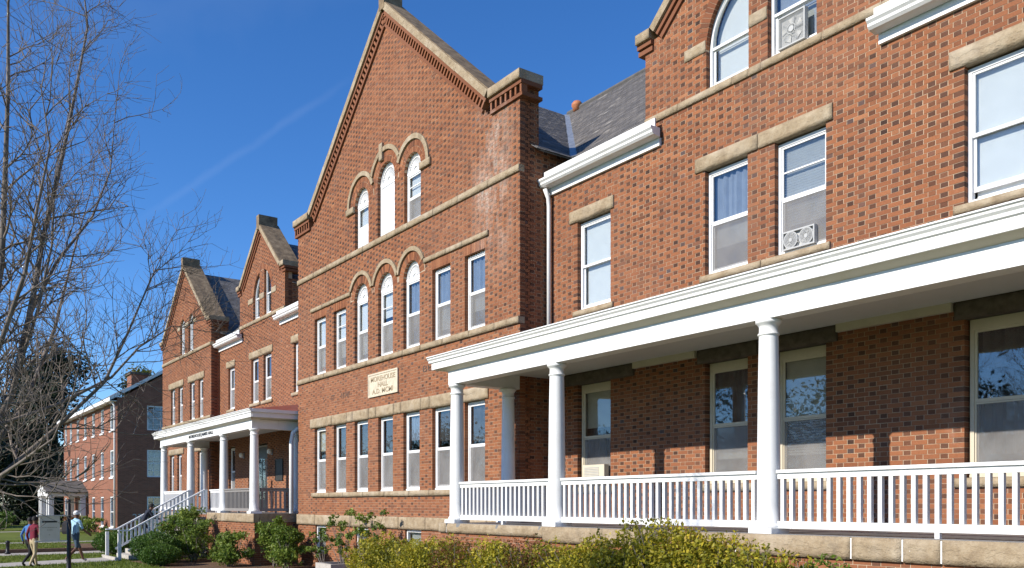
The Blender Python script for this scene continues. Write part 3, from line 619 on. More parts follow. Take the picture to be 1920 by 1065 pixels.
for c in ([-15.32, -13.98], [-11.54, -10.10, -8.70], [-6.66, -5.2]):
    for a, b in zip(c[:-1], c[1:]): stone(B, a + .006, b - .006, DW - 0.045, 4.20, 4.325, 0.2, 0.012, 'sill_stone'); stone(B, a + .006, b - .006, DW - 0.045, 0.24, 0.375, 0.2, 0.012, 'sill_stone')
for a, b in ((-15.9, -13.35), (-11.60, -10.18), (-10.17, -8.58), (-6.64, -5.1)): stone(B, a, b, DW - 0.04, 2.67, 2.93, 0.16, 0.025, mat='shaded_sooty_stone')  # porch shadow put into these lintels as a darker stone
stone_course(B, [-13.03, -12.1, -10.75, -10.38, -10.1, -8.85, -7.78, -7.36], DW - 0.035, 7.705, 7.845, 0.16, 0.012)
for a, b in ((-11.95, -11.41), (-10.39, -9.99), (-8.97, -8.45)): stone(B, a, b, DW - 0.015, 8.58, 8.80, 0.12, 0.012, 'impost_stone')
def eave(root, x0, x1, Y, z0=7.18):                        # white frieze, moulded gutter and upstand
    MB().box(x0, x1, Y - 0.06, Y + 0.1, z0, z0 + 0.16).build('frieze_board', 'white_paint', root)
    prof = [(Y - 0.08, z0 + 0.15), (Y - 0.26, z0 + 0.17), (Y - 0.30, z0 + 0.21), (Y - 0.30, z0 + 0.25), (Y - 0.34, z0 + 0.29), (Y - 0.34, z0 + 0.33), (Y - 0.08, z0 + 0.33)]
    MB().extrude(prof, 'x', x0 - 0.04, x1 + 0.04).build('gutter', 'white_paint', root)
    MB().box(x0, x1, Y - 0.19, Y - 0.15, z0 + 0.32, z0 + 0.52).build('upstand_board', 'white_paint', root)
eave(B, -16.18, -12.58, DW); eave(B, -7.82, 3.0, DW)
def pipe(root, pts, r=0.055, name='downspout', mat='white_paint'): return MB().tube(pts, r, 10).build(name, mat, root, smooth=True)
pipe(B, [(-16.10, DW - 0.22, 7.30), (-16.10, DW - 0.12, 7.1), (-16.10, DW - 0.10, 6.9), (-16.10, DW - 0.10, 3.6)], 0.05)

# ---- central gabled block
CX = -22.79
gl = [-27.92, -26.38, -24.85, -23.27, -21.74, -20.16, -18.57]; ww = 0.91
ar = [Arch(gl[i], gl[i] + ww, 4.30, 6.25, 0.30) for i in (2, 3, 4)]
at_ = [Arch(-24.82, -23.90, 7.79, 9.14, 0.36), Arch(-23.31, -22.25, 7.79, 9.36, 0.34), Arch(-21.69, -20.77, 7.79, 9.20, 0.38)]
bas = [(-27.85, -27.0), (-24.78, -23.92), (-21.65, -20.75)]
ops = [Rect(x, x + ww, 0.37, 2.54) for x in gl] + [Rect(gl[i], gl[i] + ww, 4.30, 6.20) for i in (0, 1, 5, 6)] + ar + at_ + [Rect(a, b, -1.6, -0.71) for a, b in bas] + [Rect(-23.83, -22.03, 3.18, 3.83, -0.03)]
gb2 = inside_gable(-29.35, -16.23, 9.88, 0.857, 1.13, 0.48)
brick_wall(B, 'gable_wall', '-y', DC, gb2, -2.1, 14.3, ops)
brick_wall(B, 'return_wall', '+x', -16.23, lambda z: (DC + 0.152, 14.2 if z < 8.24 else 12.44), -0.44, 9.62, ())
gable(B, DC, -29.35, -16.23, 1.13, 9.88, 0.857, deep=0.55, t=0.185, frieze=True, seg=1.55)
for i, x in enumerate(gl): window(B, x, x + ww, 0.37, 2.53, DC, up=['shade_cream', 'curtain_dark', 'curtain_dark', 'curtain_dark', 'curtain_blue', 'curtain_dark', 'curtain_dark'][i], upf=[.7, 1, 1, 0.9, .7, .8, .9][i], lo='curtain_dark' if i != 0 else 'shade_grey')
W2 = dict(enumerate([dict(up='shade_white', lo='shade_white'), dict(up='shade_white', lo='shade_white', bar=True), dict(up='shade_white', lo='shade_white'), dict(up='shade_white', lo='shade_grey', bar=True, upf=.8), dict(up='curtain_blue', lo='curtain_dark'), dict(up='curtain_blue', lo='shade_grey'), dict(up='curtain_blue', lo='shade_grey')]))
for i in (0, 1, 5, 6): window(B, gl[i], gl[i] + ww, 4.30, 6.18, DC, **W2[i])
for k, i in enumerate((2, 3, 4)): fan_window(B, gl[i], gl[i] + ww, 4.30, 6.25, DC, **W2[i])
T3 = [dict(up='shade_white', lo='board_white', screen=False), dict(up='board_white', lo='board_white', screen=False), dict(up='shade_white', lo='shade_grey', bar=True)]
for a, st in zip(at_, T3): fan_window(B, a.a, a.b, a.z0, a.sp, DC, **st)
for a in at_[1:2]: MB().box(a.a + 0.07, a.b - 0.07, DC + 0.104, DC + 0.116, a.z0 + 0.09, a.sp - 0.12).build('plywood_board', 'board_white', B)
MB().box(at_[0].a + 0.07, at_[0].b - 0.07, DC + 0.104, DC + 0.116, 7.88, 8.42).build('plywood_board', 'board_white', B)
for a, b in bas:
    w = rect_frame(MB(), a, b, DC + 0.06, DC + 0.14, -1.6, -0.72, 0.06).build('basement_window', 'window_paint', B); MB().box(a + .05, b - .05, DC + 0.1, DC + 0.104, -1.55, -0.77).build('pane', 'glass', w); shade(w, 'shade_grey', a + .05, b - .05, DC + 0.2, -1.55, -0.77)
for a in ar: brick_ring(B, a.c, a.sp, a.R, a.R + 0.25, DC, 4 if a is ar[2] else 0, 176 if a is ar[0] else 180)
for a in at_: brick_ring(B, a.c, a.sp, a.R, a.R + 0.15, DC); brick_ring(B, a.c, a.sp, a.R + 0.16, a.R + 0.32, DC)
def hood(root, segs, at, pr=0.055):                        # carved label mould: arcs (cx, cz, r, thickness, a0, a1)
    for cx, cz, r, th, a0, a1 in segs:
        n = max(3, int(math.radians(abs(a1 - a0)) * r / 0.35))
        V, F = ring_pieces(cx, cz, r, r + th, a0, a1, n * 4, at - pr, at + 0.05, 0); 
        for i in range(n):
            sV = V[i * 32:(i + 1) * 32]; sF = [tuple(j - i * 32 for j in q) for q in F[i * 24:(i + 1) * 24]]; mesh_obj('hood_stone', sV, sF, 'sandstone', root)
r2 = 0.455 + 0.25
hood(B, [(ar[0].c, 6.25, r2, 0.12, 16, 154), (ar[1].c, 6.25, r2, 0.12, 16, 164), (ar[2].c, 6.25, r2, 0.12, 26, 164)], DC)
stone_course(B, even(-28.2, ar[0].c - 0.70, 1.1), DC - 0.045, 6.46, 6.58, 0.12, 0.01, 'hood_stone'); stone_course(B, even(ar[2].c + 0.70, -17.48, 1.1), DC - 0.045, 6.46, 6.58, 0.12, 0.01, 'hood_stone')
for i in (0, 1, 5, 6):                                     # soldier bricks over the square heads
    n = 13; xs = gl[i] - 0.05 + (np.arange(n) + 0.5) * (ww + 0.1) / n
    V, F = boxes(np.stack([xs, np.full(n, DC + 0.05), np.full(n, 6.325)], 1), np.tile([(ww + .1) / n / 2 - 0.005, 0.052, 0.13], (n, 1))); mesh_obj('soldier_course', V, F, 'brick', B, bv=np.repeat(np.stack([rng.random(n), rng.uniform(0, .3, n), rng.random(n)], 1), 6, 0), kind='stuff')
hood(B, [(at_[0].c, at_[0].sp, 0.46 + 0.33, 0.13, 24, 180), (at_[1].c, at_[1].sp, 0.53 + 0.33, 0.13, 26, 158), (at_[2].c, at_[2].sp, 0.46 + 0.34, 0.14, 0, 152)], DC)
stone(B, at_[0].c - 1.0, at_[0].c - 0.47, DC - 0.06, 8.96, 9.15, 0.16, 0.012, 'impost_stone'); stone(B, at_[2].c + 0.47, at_[2].c + 1.03, DC - 0.06, 9.02, 9.21, 0.16, 0.012, 'impost_stone')
stone(B, at_[1].c - 0.33, at_[1].c - 0.12, DC - 0.07, at_[1].sp + 0.62, at_[1].sp + 1.12, 0.14, 0.012, 'keystone')
stone_course(B, even(-29.36, -16.22, 1.35), DC - 0.04, 7.62, 7.78, 0.16); stone_course(B, even(-29.36, -16.22, 1.1), DC - 0.05, 4.14, 4.295, 0.18)
lc = [-28.25]
for i, x in enumerate(gl):
    lc += [x + ww + 0.10] + ([gl[i + 1] - 0.10] if i < 6 else [])
lc[-1] = -17.49; stone_course(B, lc, DC - 0.03, 2.545, 2.86, 0.16, 0.022, 'lintel_stone')
stone_course(B, even(-28.1, -17.5, 1.3), DC - 0.05, 0.225, 0.37, 0.18, 0.012, 'sill_stone'); stone_course(B, even(-29.37, -16.2, 1.5), DC - 0.05, -0.70, -0.36, 0.18, 0.02, 'base_stone')
pq = MB().box(-23.84, -22.02, DC - 0.03, DC + 0.1, 3.17, 3.84).build('plaque', 'plaque_stone', B)
rect_frame(MB(), -23.85, -22.01, DC - 0.045, DC - 0.0305, 3.16, 3.85, 0.05).build('plaque_border', 'plaque_stone', pq)
for s, z, w in (('MOREHOUSE', 3.665, 1.52), ('HALL', 3.485, 0.62), ('A.D. MCMI', 3.30, 1.30)): text(pq, s, 0.20, -22.93, DC - 0.033, z, 'letter_brown', 'lettering', width=w, font_bold=0.004)
text(B, 'S', 0.24, -27.15, DC - 0.004, 3.42, 'letter_soot', 'lettering'); text(B, 'GT', 0.24, -26.45, DC - 0.004, 3.42, 'letter_soot', 'lettering'); text(B, 'NOW', 0.24, -25.5, DC - 0.004, 3.42, 'letter_soot', 'lettering'); text(B, 'BUILDING', 0.24, -19.6, DC - 0.004, 3.62, 'letter_soot', 'lettering', width=2.1)

# ---- far wing and its end block
lw = [(-40.34, -39.45), (-37.28, -36.38), (-35.79, -34.88), (-32.50, -31.60)]
pl = PairArch([(-37.02, -36.26), (-35.70, -34.90)], 7.84, 8.74, -35.96, 1.06, 0.22)
ops = [Rect(a, b, 4.30, 6.20) for a, b in lw] + [pl, Rect(-36.69, -35.36, -0.4, 2.45), Rect(-40.25, -39.4, 0.4, 2.55)]
gb3 = inside_gable(-38.73, -33.42, 9.60, 0.90, 0.24)
brick_wall(B, 'wing_wall', '-y', DL, lambda z: (-42.3, -29.3) if z < 7.42 else (gb3(z) if z > 7.5 else (-38.73, -33.42)), -0.44, 11.9, ops)
gable(B, DL, -38.73, -33.42, 0.24, 9.60, 0.90, deep=0.75); brick_ring(B, -35.96, 8.74, 1.06, 1.28, DL)
for i, (a, b) in enumerate(lw): window(B, a, b, 4.30, 6.18, DL, up=['shade_grey', 'curtain_dark', 'curtain_dark', 'shade_white'][i], lo='shade_white')
window(B, -40.25, -39.4, 0.4, 2.53, DL, up='curtain_dark', lo='shade_white')
curved_window(B, -37.02, -36.26, 7.84, -35.96, 8.74, 1.06, DL, 'shade_grey', 'shade_white'); curved_window(B, -35.70, -34.90, 7.84, -35.96, 8.74, 1.06, DL, 'curtain_dark', 'curtain_dark')
for c in ([-40.58, -39.35], [-37.5, -36.09, -34.7], [-32.75, -31.3]):
    for a, b in zip(c[:-1], c[1:]): stone(B, a + .006, b - .006, DL - 0.03, 6.21, 6.50, 0.15, 0.025); stone(B, a + .08, b - .05, DL - 0.045, 4.16, 4.29, 0.2, 0.012, 'sill_stone')
stone_course(B, even(-38.74, -33.41, 1.2), DL - 0.035, 7.68, 7.83, 0.16)
for a, b in ((-37.65, -37.03), (-36.25, -35.71), (-34.89, -34.35)): stone(B, a, b, DL - 0.015, 8.58, 8.82, 0.12, 0.012, 'impost_stone')
eave(B, -42.1, -38.3, DL, 7.12); eave(B, -33.85, -29.4, DL, 7.12)
pipe(B, [(-42.0, DL - 0.22, 7.2), (-42.0, DL - 0.12, 7.0), (-42.0, DL - 0.1, 6.8), (-42.0, DL - 0.1, 3.4)], 0.06)
brick_wall(B, 'dormer_cheek', '+x', -33.42, lambda z: (DL + 0.152, 16.2), 7.45, 8.9, (), hdark=0.6)
dr = MB().box(-36.66, -35.39, DL + 0.06, DL + 0.12, -0.36, 2.44).build('doorway', 'door_black', B)
rect_frame(MB(), -36.68, -35.37, DL + 0.02, DL + 0.1, -0.36, 2.45, 0.08).build('door_frame', 'dark_grey', dr); MB().box(-36.55, -36.08, DL + 0.045, DL + 0.058, 0.2, 1.9).build('door_pane', 'glass', dr); MB().box(-35.98, -35.5, DL + 0.045, DL + 0.058, 0.2, 1.9).build('door_pane', 'glass', dr)
MB().tube([(-36.02, DL - 0.0, 0.5), (-36.02, DL - 0.0, 1.0)], 0.02, 8).build('door_handle', 'flashing', dr)
pb = MB().box(-34.34, -33.59, DL - 0.03, DL + 0.02, 0.95, 1.78).build('wall_plaque', 'bronze', B); rect_frame(MB(), -34.36, -33.57, DL - 0.045, DL - 0.031, 0.93, 1.80, 0.04).build('plaque_rim', 'bronze', pb)
for x in (-38.17, -34.75):
    lb = MB().box(x - 0.06, x + 0.06, DL - 0.05, DL + 0.01, 2.0, 2.22).build('wall_lamp', 'flashing', B); MB().lathe(x, DL - 0.13, [(0.02, 2.02), (0.085, 2.05), (0.1, 2.13), (0.085, 2.21), (0.02, 2.24)], 14).build('lamp_globe', 'lamp_globe', lb, smooth=True)
fw = [(-48.57, -47.75), (-47.13, -46.31), (-45.06, -44.24), (-43.61, -42.83)]; fg = [(-48.75, -47.95), (-47.32, -46.52), (-45.1, -44.3), (-43.72, -42.92)]
fa = [Arch(-46.76, -45.93, 7.62, 9.02, 0.2), Arch(-45.28, -44.45, 7.62, 9.06, 0.2)]
ops = [Rect(a, b, 4.18, 6.04) for a, b in fw] + [Rect(a, b, 0.39, 2.55) for a, b in fg] + fa
gb4 = inside_gable(-50.24, -41.58, 8.80, 0.84, 0.33)
brick_wall(B, 'gable_wall', '-y', DF, gb4, -2.1, 12.4, ops); brick_wall(B, 'return_wall', '+x', -41.58, lambda z: (DF + 0.152, 14.2 if z < 7.9 else DF + 0.8), -0.44, 8.6, ())
gable(B, DF, -50.24, -41.58, 0.33, 8.80, 0.84, deep=0.8)
for i, (a, b) in enumerate(fw): window(B, a, b, 4.18, 6.02, DF, up=['shade_grey', 'shade_grey', 'curtain_blue', 'shade_grey'][i], lo='shade_white')
for i, (a, b) in enumerate(fg): window(B, a, b, 0.39, 2.53, DF, up='curtain_dark', lo='shade_white')
for a in fa: curved_window(B, a.a, a.b, a.z0, a.c, a.sp, a.R, DF, 'shade_white', 'shade_white'); brick_ring(B, a.c, a.sp, a.R, a.R + 0.19, DF)
for a, b in ((-47.25, -46.77), (-45.92, -45.29), (-44.44, -43.95)): stone(B, a, b, DF - 0.015, 8.92, 9.14, 0.12, 0.012, 'impost_stone')
for c in ([-48.93, -47.44, -46.12], [-45.33, -43.92, -42.6]):
    for a, b in zip(c[:-1], c[1:]): stone(B, a + .006, b - .006, DF - 0.03, 6.045, 6.36, 0.15, 0.022); stone(B, a + .006, b - .006, DF - 0.03, 2.56, 2.86, 0.15, 0.022)
stone_course(B, even(-50.25, -41.57, 1.4), DF - 0.04, 7.44, 7.60, 0.16); stone_course(B, even(-50.25, -41.57, 1.4), DF - 0.045, 4.03, 4.17, 0.18)

# ---- roofs
rf = poly_slab('roof', [(-16.23, 12.47, 7.388), (-13.05, 12.47, 7.388), (-13.05, 18.65, 12.95), (-22.79, 18.65, 12.95), (-16.1, 13.37, 8.2)], 'roof_felt', B)
poly_slab('roof', [(-13.04, 13.1, 7.955), (-7.34, 13.1, 7.955), (-7.34, 18.65, 12.95), (-13.04, 18.65, 12.95)], 'roof_felt', B); poly_slab('roof', [(-7.33, 12.47, 7.388), (3, 12.47, 7.388), (3, 18.65, 12.95), (-7.33, 18.65, 12.95)], 'roof_felt', B)
def in_wing(u, v):
    X = -22.8 + u; z = 7.388 + v * 0.669; xv = max(-16.15, -22.79 + (12.95 - z) / 0.709) if z < 8.2 else -22.79 + (12.95 - z) / 0.709
    return X > xv + 0.1 and X < -13.2 and v < 8.25
slates(rf, (-22.8, 12.47, 7.388), (1, 0, 0), (0, 6.18, 5.562), 12, 8.3, in_wing, pick=True)
cr = poly_slab('roof', [(-15.98, 12.3, 8.12), (-15.98, 13.3, 8.12), (-22.79, 18.65, 12.95), (-22.79, 12.3, 12.95)], 'roof_felt', B)
def in_cent(u, v):
    z = 8.12 + v * 0.578; return u < 18.65 - (12.95 - z) / 0.9 - 12.3 - 0.06 and v < 8.2
slates(cr, (-15.98, 12.3, 8.12), (0, 1, 0), (-6.81, 0, 4.83), 6.4, 8.3, in_cent)
poly_slab('roof', [(-29.6, 12.3, 8.12), (-22.79, 12.3, 12.95), (-22.79, 18.65, 12.95), (-29.6, 18.65, 8.12)], 'roof_felt', B)
vl = MB(); a_, b_ = Vector((-16.05, 13.33, 8.22)), Vector((-22.79, 18.62, 12.99)); vl.bar(a_, b_, (0.55, -0.6, 0.6), 0.34, 0.03); vl.build('valley_flashing', 'flashing', B)
tc = MB().lathe(-22.2, 18.6, [(0.13, 12.9), (0.14, 13.0), (0.18, 13.04), (0.18, 13.12), (0.12, 13.2)], 16).build('ridge_finial', 'terracotta', B, smooth=True)
MB().tube([(-22.7, 18.65, 12.98), (3, 18.65, 12.98)], 0.09, 8).build('ridge_tiles', 'roof_felt', B)
def dormer_roof(x0, x1, Y, zr, ze, yb, clad=False):
    c = (x0 + x1) / 2; r = poly_slab('dormer_roof', [(x1 + 0.08, Y + 0.4, ze), (x1 + 0.08, yb, ze), (c, yb + 2.5, zr), (c, Y + 0.4, zr)], 'roof_felt', B)
    poly_slab('dormer_roof', [(x0 - 0.08, Y + 0.4, ze), (c, Y + 0.4, zr), (c, yb + 2.5, zr), (x0 - 0.08, yb, ze)], 'roof_felt', B)
    if clad:
        L = math.hypot(c - x1 - 0.08, zr - ze); dz = (zr - ze) / L; slates(r, (x1 + 0.08, Y + 0.4, ze), (0, 1, 0), (c - x1 - 0.08, 0, zr - ze), yb + 2.5 - Y, L, lambda u, v: u < (yb - Y - 0.4) + v / L * 2.5 and v < L - 0.1)
dormer_roof(-13.0, -7.38, DW, 11.1, 8.75, 14.0); dormer_roof(-38.7, -33.45, DL, 11.1, 8.75, 14.6, True)
lr = poly_slab('roof', [(-42.5, 12.72, 7.33), (-38.75, 12.72, 7.33), (-38.75, 18.9, 12.9), (-42.5, 18.9, 12.9)], 'roof_felt', B)
poly_slab('roof', [(-38.74, 13.35, 7.898), (-33.41, 13.35, 7.898), (-33.41, 18.9, 12.9), (-38.74, 18.9, 12.9)], 'roof_felt', B); poly_slab('roof', [(-33.4, 12.72, 7.33), (-29.6, 12.72, 7.33), (-29.6, 18.9, 12.9), (-33.4, 18.9, 12.9)], 'roof_felt', B)
slates(lr, (-42.5, 12.72, 7.33), (1, 0, 0), (0, 6.18, 5.57), 12.8, 8.3, lambda u, v: (u < 3.6 or u > 9.2) and v < 8.2)
fr_ = poly_slab('roof', [(-41.4, 13.1, 7.95), (-41.4, 18.9, 7.95), (-45.91, 18.9, 11.75), (-45.91, 13.1, 11.75)], 'roof_felt', B)
slates(fr_, (-41.4, 13.1, 7.95), (0, 1, 0), (-4.51, 0, 3.8), 5.8, 5.9, lambda u, v: v < 5.8)
poly_slab('roof', [(-50.4, 13.1, 7.95), (-45.91, 13.1, 11.75), (-45.91, 18.9, 11.75), (-50.4, 18.9, 7.95)], 'roof_felt', B)
# added unseen dark walls block light behind the glass; floors between them
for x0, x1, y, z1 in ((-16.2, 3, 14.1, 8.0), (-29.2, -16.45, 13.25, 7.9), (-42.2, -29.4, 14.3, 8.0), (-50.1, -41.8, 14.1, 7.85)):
    MB().box(x0, x1, y, y + 0.1, -2.05, z1).build('light_block', 'dark_interior', B)
for x0, x1, y, z0, z1 in ((-11.7, -8.7, 14.1, 8.01, 9.8), (-37.4, -34.7, 14.3, 8.01, 9.8), (-26, -19.7, 13.25, 7.91, 10.2), (-47.2, -44.1, 14.1, 7.86, 9.8)): MB().box(x0, x1, y, y + 0.1, z0, z1).build('light_block', 'dark_interior', B)
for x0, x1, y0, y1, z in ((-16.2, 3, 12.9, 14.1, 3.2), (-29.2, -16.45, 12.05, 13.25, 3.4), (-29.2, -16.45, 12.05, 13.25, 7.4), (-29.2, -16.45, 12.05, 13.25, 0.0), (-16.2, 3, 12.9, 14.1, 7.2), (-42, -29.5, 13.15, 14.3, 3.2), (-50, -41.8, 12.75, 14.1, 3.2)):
    MB().box(x0, x1, y0 + 0.2, y1, z, z + 0.1).build('inner_floor', 'dark_interior', B)

# ---------------------------------------------------------------- porches
col_src = {}
def column(por, x, y, z0, z1):
    h = round(z1 - z0, 3)
    if h not in col_src:
        mb = MB(); mb.box(x - 0.20, x + 0.20, y - 0.20, y + 0.20, z0, z0 + 0.075)
        prof = [(0.185, z0 + 0.074), (0.195, z0 + 0.10), (0.185, z0 + 0.13), (0.165, z0 + 0.145), (0.162, z0 + 0.4), (0.160, z0 + h * 0.35), (0.148, z0 + h * 0.7), (0.136, z1 - 0.24), (0.136, z1 - 0.225), (0.152, z1 - 0.22), (0.155, z1 - 0.205), (0.150, z1 - 0.195), (0.134, z1 - 0.19), (0.134, z1 - 0.095), (0.145, z1 - 0.085), (0.17, z1 - 0.055), (0.182, z1 - 0.045), (0.184, z1 - 0.001)]
        mb.lathe(x, y, prof, 32); o = mb.build('column', 'white_paint', por); o.data.polygons.foreach_set('use_smooth', [len(p.vertices) == 4 and i > 6 for i, p in enumerate(o.data.polygons)])
        col_src[h] = (o, z0); return o
    s, _ = col_src[h]; return share(s, por, (x, y, z0 + EYE), 'column')
def railing(por, p0, p1, z, paint='white_paint', pitch=0.147, h=0.894):
    """z: floor level under the rail"""
    p0, p1 = Vector((*p0, 0)), Vector((*p1, 0)); L = (p1 - p0).length; up = Vector((0, 0, 1)); at = lambda t, zz: p0.lerp(p1, t) + Vector((0, 0, zz))
    MB().bar(at(0, z + h - 0.022), at(1, z + h - 0.022), up, 0.14, 0.044).build('handrail', paint, por)
    MB().bar(at(0, z + h - 0.085), at(1, z + h - 0.085), up, 0.075, 0.08).build('handrail_moulding', paint, por)
    MB().bar(at(0, z + 0.125), at(1, z + 0.125), up, 0.07, 0.10).build('bottom_rail', paint, por)
    n = int(L / pitch); d = (p1 - p0).normalized(); src = None
    for i in range(n):
        c = p0 + d * ((i + 0.5) * L / n)
        if src is None:
            src = MB().bar((c.x, c.y, z + 0.176), (c.x, c.y, z + h - 0.126), d, 0.062, 0.055).build('baluster', paint, por)
        else: share(src, por, (c.x, c.y, z + 0.176 + EYE), 'baluster')
    MB().box(p0.lerp(p1, .5).x - 0.03, p0.lerp(p1, .5).x + 0.03, p0.lerp(p1, .5).y - 0.03, p0.lerp(p1, .5).y + 0.03, z, z + 0.074).build('rail_foot', paint, por)
def porch(cols, Yc, floor, xl, xr, left_back, right_back, wall, roofmat):
    """beam ends xl..xr; left_back / right_back: y where the end beams meet masonry, None where the porch runs on"""
    zb, zt = 2.618, 2.91; yb = Yc - 0.14
    x0 = xl + 0.003; por = MB().box(x0, xr, yb + 0.28, wall - 0.002, 2.93, 2.96).build('porch', 'ceiling_paint', B)
    def lengths(a, b, ln): 
        n = max(1, round((b - a) / ln)); return [(a + (b - a) * i / n + (0.0012 if i else 0), a + (b - a) * (i + 1) / n - (0.0012 if i < n - 1 else 0)) for i in range(n)]
    for a, b in lengths(xl, xr, 3.9): j = random.uniform(-.0025, .0025); MB().box(a, b, yb + j, yb + 0.28, zb + j, zt + 0.1).build('beam', 'white_paint', por)
    ends = [(e, s, bk) for e, s, bk in ((xl, -1, left_back), (xr, 1, right_back)) if bk]
    for e, s, bk in ends: a, b = sorted((e, e - s * 0.28)); MB().box(a, b, yb + 0.281, bk, zb, zt + 0.1).build('beam', 'white_paint', por)
    ex0 = xl - (0.42 if left_back else 0); ex1 = xr + (0.42 if right_back else 0); yf = Yc - 0.30
    # boxed eaves: bed mould, fascia, moulded gutter
    mb = MB(); mb.hexa([(ex0 + .05, yf, 2.98), (ex1 - .05, yf, 2.98), (xr, yb + 0.002, 2.90), (xl, yb + 0.002, 2.90), (ex0 + .05, yf, 3.0), (ex1 - .05, yf, 3.0), (xr, yb + 0.002, 3.0), (xl, yb + 0.002, 3.0)]); mb.build('bed_mould', 'old_cream_paint', por)
    for a, b in lengths(ex0, ex1, 3.3): j = random.uniform(-.003, .003); MB().box(a, b, yf - 0.02 + j, yf + 0.02 + j, 2.975 + j, 3.14).build('fascia', 'white_paint', por)
    prof = [(yf - 0.022, 3.115), (yf - 0.05, 3.13), (yf - 0.055, 3.17), (yf - 0.085, 3.20), (yf - 0.09, 3.225), (yf - 0.115, 3.24), (yf - 0.115, 3.26), (yf + 0.02, 3.26), (yf + 0.02, 3.141), (yf - 0.022, 3.141)]
    MB().extrude(prof[:-2] + [(yf + 0.02, 3.142), (yf - 0.022, 3.142)], 'x', ex0 - (0.08 if left_back else 0), ex1 + (0.08 if right_back else 0)).build('gutter', 'white_paint', por)
    for e, s, bk in ends:
        ee = e + s * 0.42; a, b = sorted((ee - s * 0.02, ee + s * 0.02)); MB().box(a, b, yf + 0.021, bk, 2.975, 3.14).build('fascia', 'white_paint', por)
        a, b = sorted((ee + s * 0.02, ee + s * 0.09)); MB().box(a, b, yf + 0.021, bk, 3.142, 3.258).build('gutter', 'white_paint', por)
        a, b = sorted((ee - s * 0.021, e)); MB().box(a, b, yb, bk, 2.985, 3.005).build('soffit', 'white_paint', por)
    # low roof, hipped where it ends
    yr = yf - 0.05; rise = 0.50; hl = ex0 + (1.6 if left_back else 0); hr = ex1 - (1.6 if right_back else 0)
    A, Bq, Cq, Dq = (ex0 - .05, yr, 3.245), (ex1 + .05, yr, 3.245), (hr, wall, 3.245 + rise), (hl, wall, 3.245 + rise)
    poly_slab('porch_roof', [A, Bq, Cq, Dq], roofmat, por, 0.03)
    if left_back: poly_slab('porch_roof', [A, Dq, (ex0 - .05, left_back, 3.245)], roofmat, por, 0.03)
    if right_back: poly_slab('porch_roof', [Bq, (ex1 + .05, wall, 3.245), Cq], roofmat, por, 0.03)
    for x in cols: column(por, x, Yc, floor, zb)
    return por
# near porch
RF = -0.416
P1 = porch([-16.38, -12.88, -8.05, -3.1, 1.6], 10.3, RF, -16.52, 3.0, DC, None, DW, 'roof_felt')
column(P1, -16.30, 11.62, RF, 2.618); pipe(P1, [(-16.62, 11.80, 2.62), (-16.62, 11.80, RF)], 0.05)
MB().box(-16.70, 3.0, 10.06, DW, RF - 0.08, RF - 0.001).build('porch_floor', 'floor_paint', P1)
for a, b in ((-16.2, -13.06), (-12.7, -8.23), (-7.87, -3.28), (-2.92, 1.4)): railing(P1, (a, 10.3), (b, 10.3), RF)
for a, b in ((-13.33, -11.62), (-8.56, -6.66)): MB().box(a, b, DW - 0.09, DW - 0.01, 2.80, 2.929).build('crown_mould', 'old_cream_paint', P1)
def cap_row(xs, yf, z0, z1): 
    for a, b in zip(xs[:-1], xs[1:]): stone(P1, a + .011, b - .011, yf, z0, z1, 0.2, 0.02, 'base_stone')
    MB().box(xs[0] + .01, xs[-1] - .01, yf + 0.008, yf + 0.19, z0 + .01, z1 - .01).build('joint_mortar', 'shade_white', P1)
cap_row([-16.78, -16.45, -12.96], 10.06, -0.625, RF - 0.004); cap_row([-12.95, -10.35, -8.4, -6.55, -5.86, -5.38, -3.8, -2.3, -0.8, 0.7, 3.0], 10.0, -0.705, RF - 0.004)
brick_wall(P1, 'porch_base', '-y', 10.10, lambda z: (-16.75, -12.9), -2.1, -0.62, (), back=0.15); brick_wall(P1, 'porch_base', '-y', 10.045, lambda z: (-12.9, 3.0), -2.1, -0.70, (), back=0.15)
# far porch with the steps
LF = -0.33
P2 = porch([-41.98, -37.74, -33.40, -30.08], 10.6, LF, -42.12, -29.94, DF, DL, DL, 'maroon_metal')
text(P2, 'MOREHOUSE JAMES HALL', 0.17, -35.9, 10.455, 2.765, 'letter_black', 'lettering', width=3.3, font_bold=0.006)
column(P2, -30.08, 12.15, LF, 2.618); column(P2, -41.8, 12.35, LF, 2.618)
MB().box(-42.3, -29.6, 10.42, DL, LF - 0.08, LF - 0.001).build('porch_floor', 'floor_paint', P2)
for a, b, pt in ((-41.8, -37.92, 'white_paint'), (-35.0, -33.58, 'white_paint'), (-33.22, -30.26, 'dark_grey')): railing(P2, (a, 10.6), (b, 10.6), LF, pt)  # last bay given a darker grey than the other front rails
railing(P2, (-30.08, 10.8), (-30.08, 11.95), LF, 'dark_grey')  # shaded look of the end rail put into its grey colour
pipe(P2, [(-29.62, 12.3, 2.95), (-29.66, 12.1, 2.72), (-29.72, 11.85, 2.5), (-29.72, 11.8, 2.2), (-29.72, 11.8, -1.9)], 0.075)
for xs in ([-42.3, -40.6, -39.0, -37.3], [-34.9, -33.2, -31.5, -29.58]):
    for a, b in zip(xs[:-1], xs[1:]): stone(P2, a + .006, b - .006, 10.40, -0.64, LF - 0.003, 0.2, 0.014, 'base_stone')
stone(P2, 10.602, 12.9, -29.58, -0.64, LF - 0.003, 0.2, 0.0, 'base_stone', axis='y') if False else MB().box(-29.80, -29.585, 10.61, 12.9, -0.64, LF - 0.004).build('base_stone', 'sandstone', P2)
brick_wall(P2, 'porch_base', '-y', 10.44, lambda z: (-42.25, -29.62), -2.1, -0.64, (), back=0.15); brick_wall(P2, 'porch_base', '+x', -29.62, lambda z: (10.56, 12.95), -2.1, -0.64, (), back=0.15)
ST0, ST1, NST = 10.42, 7.25, 10
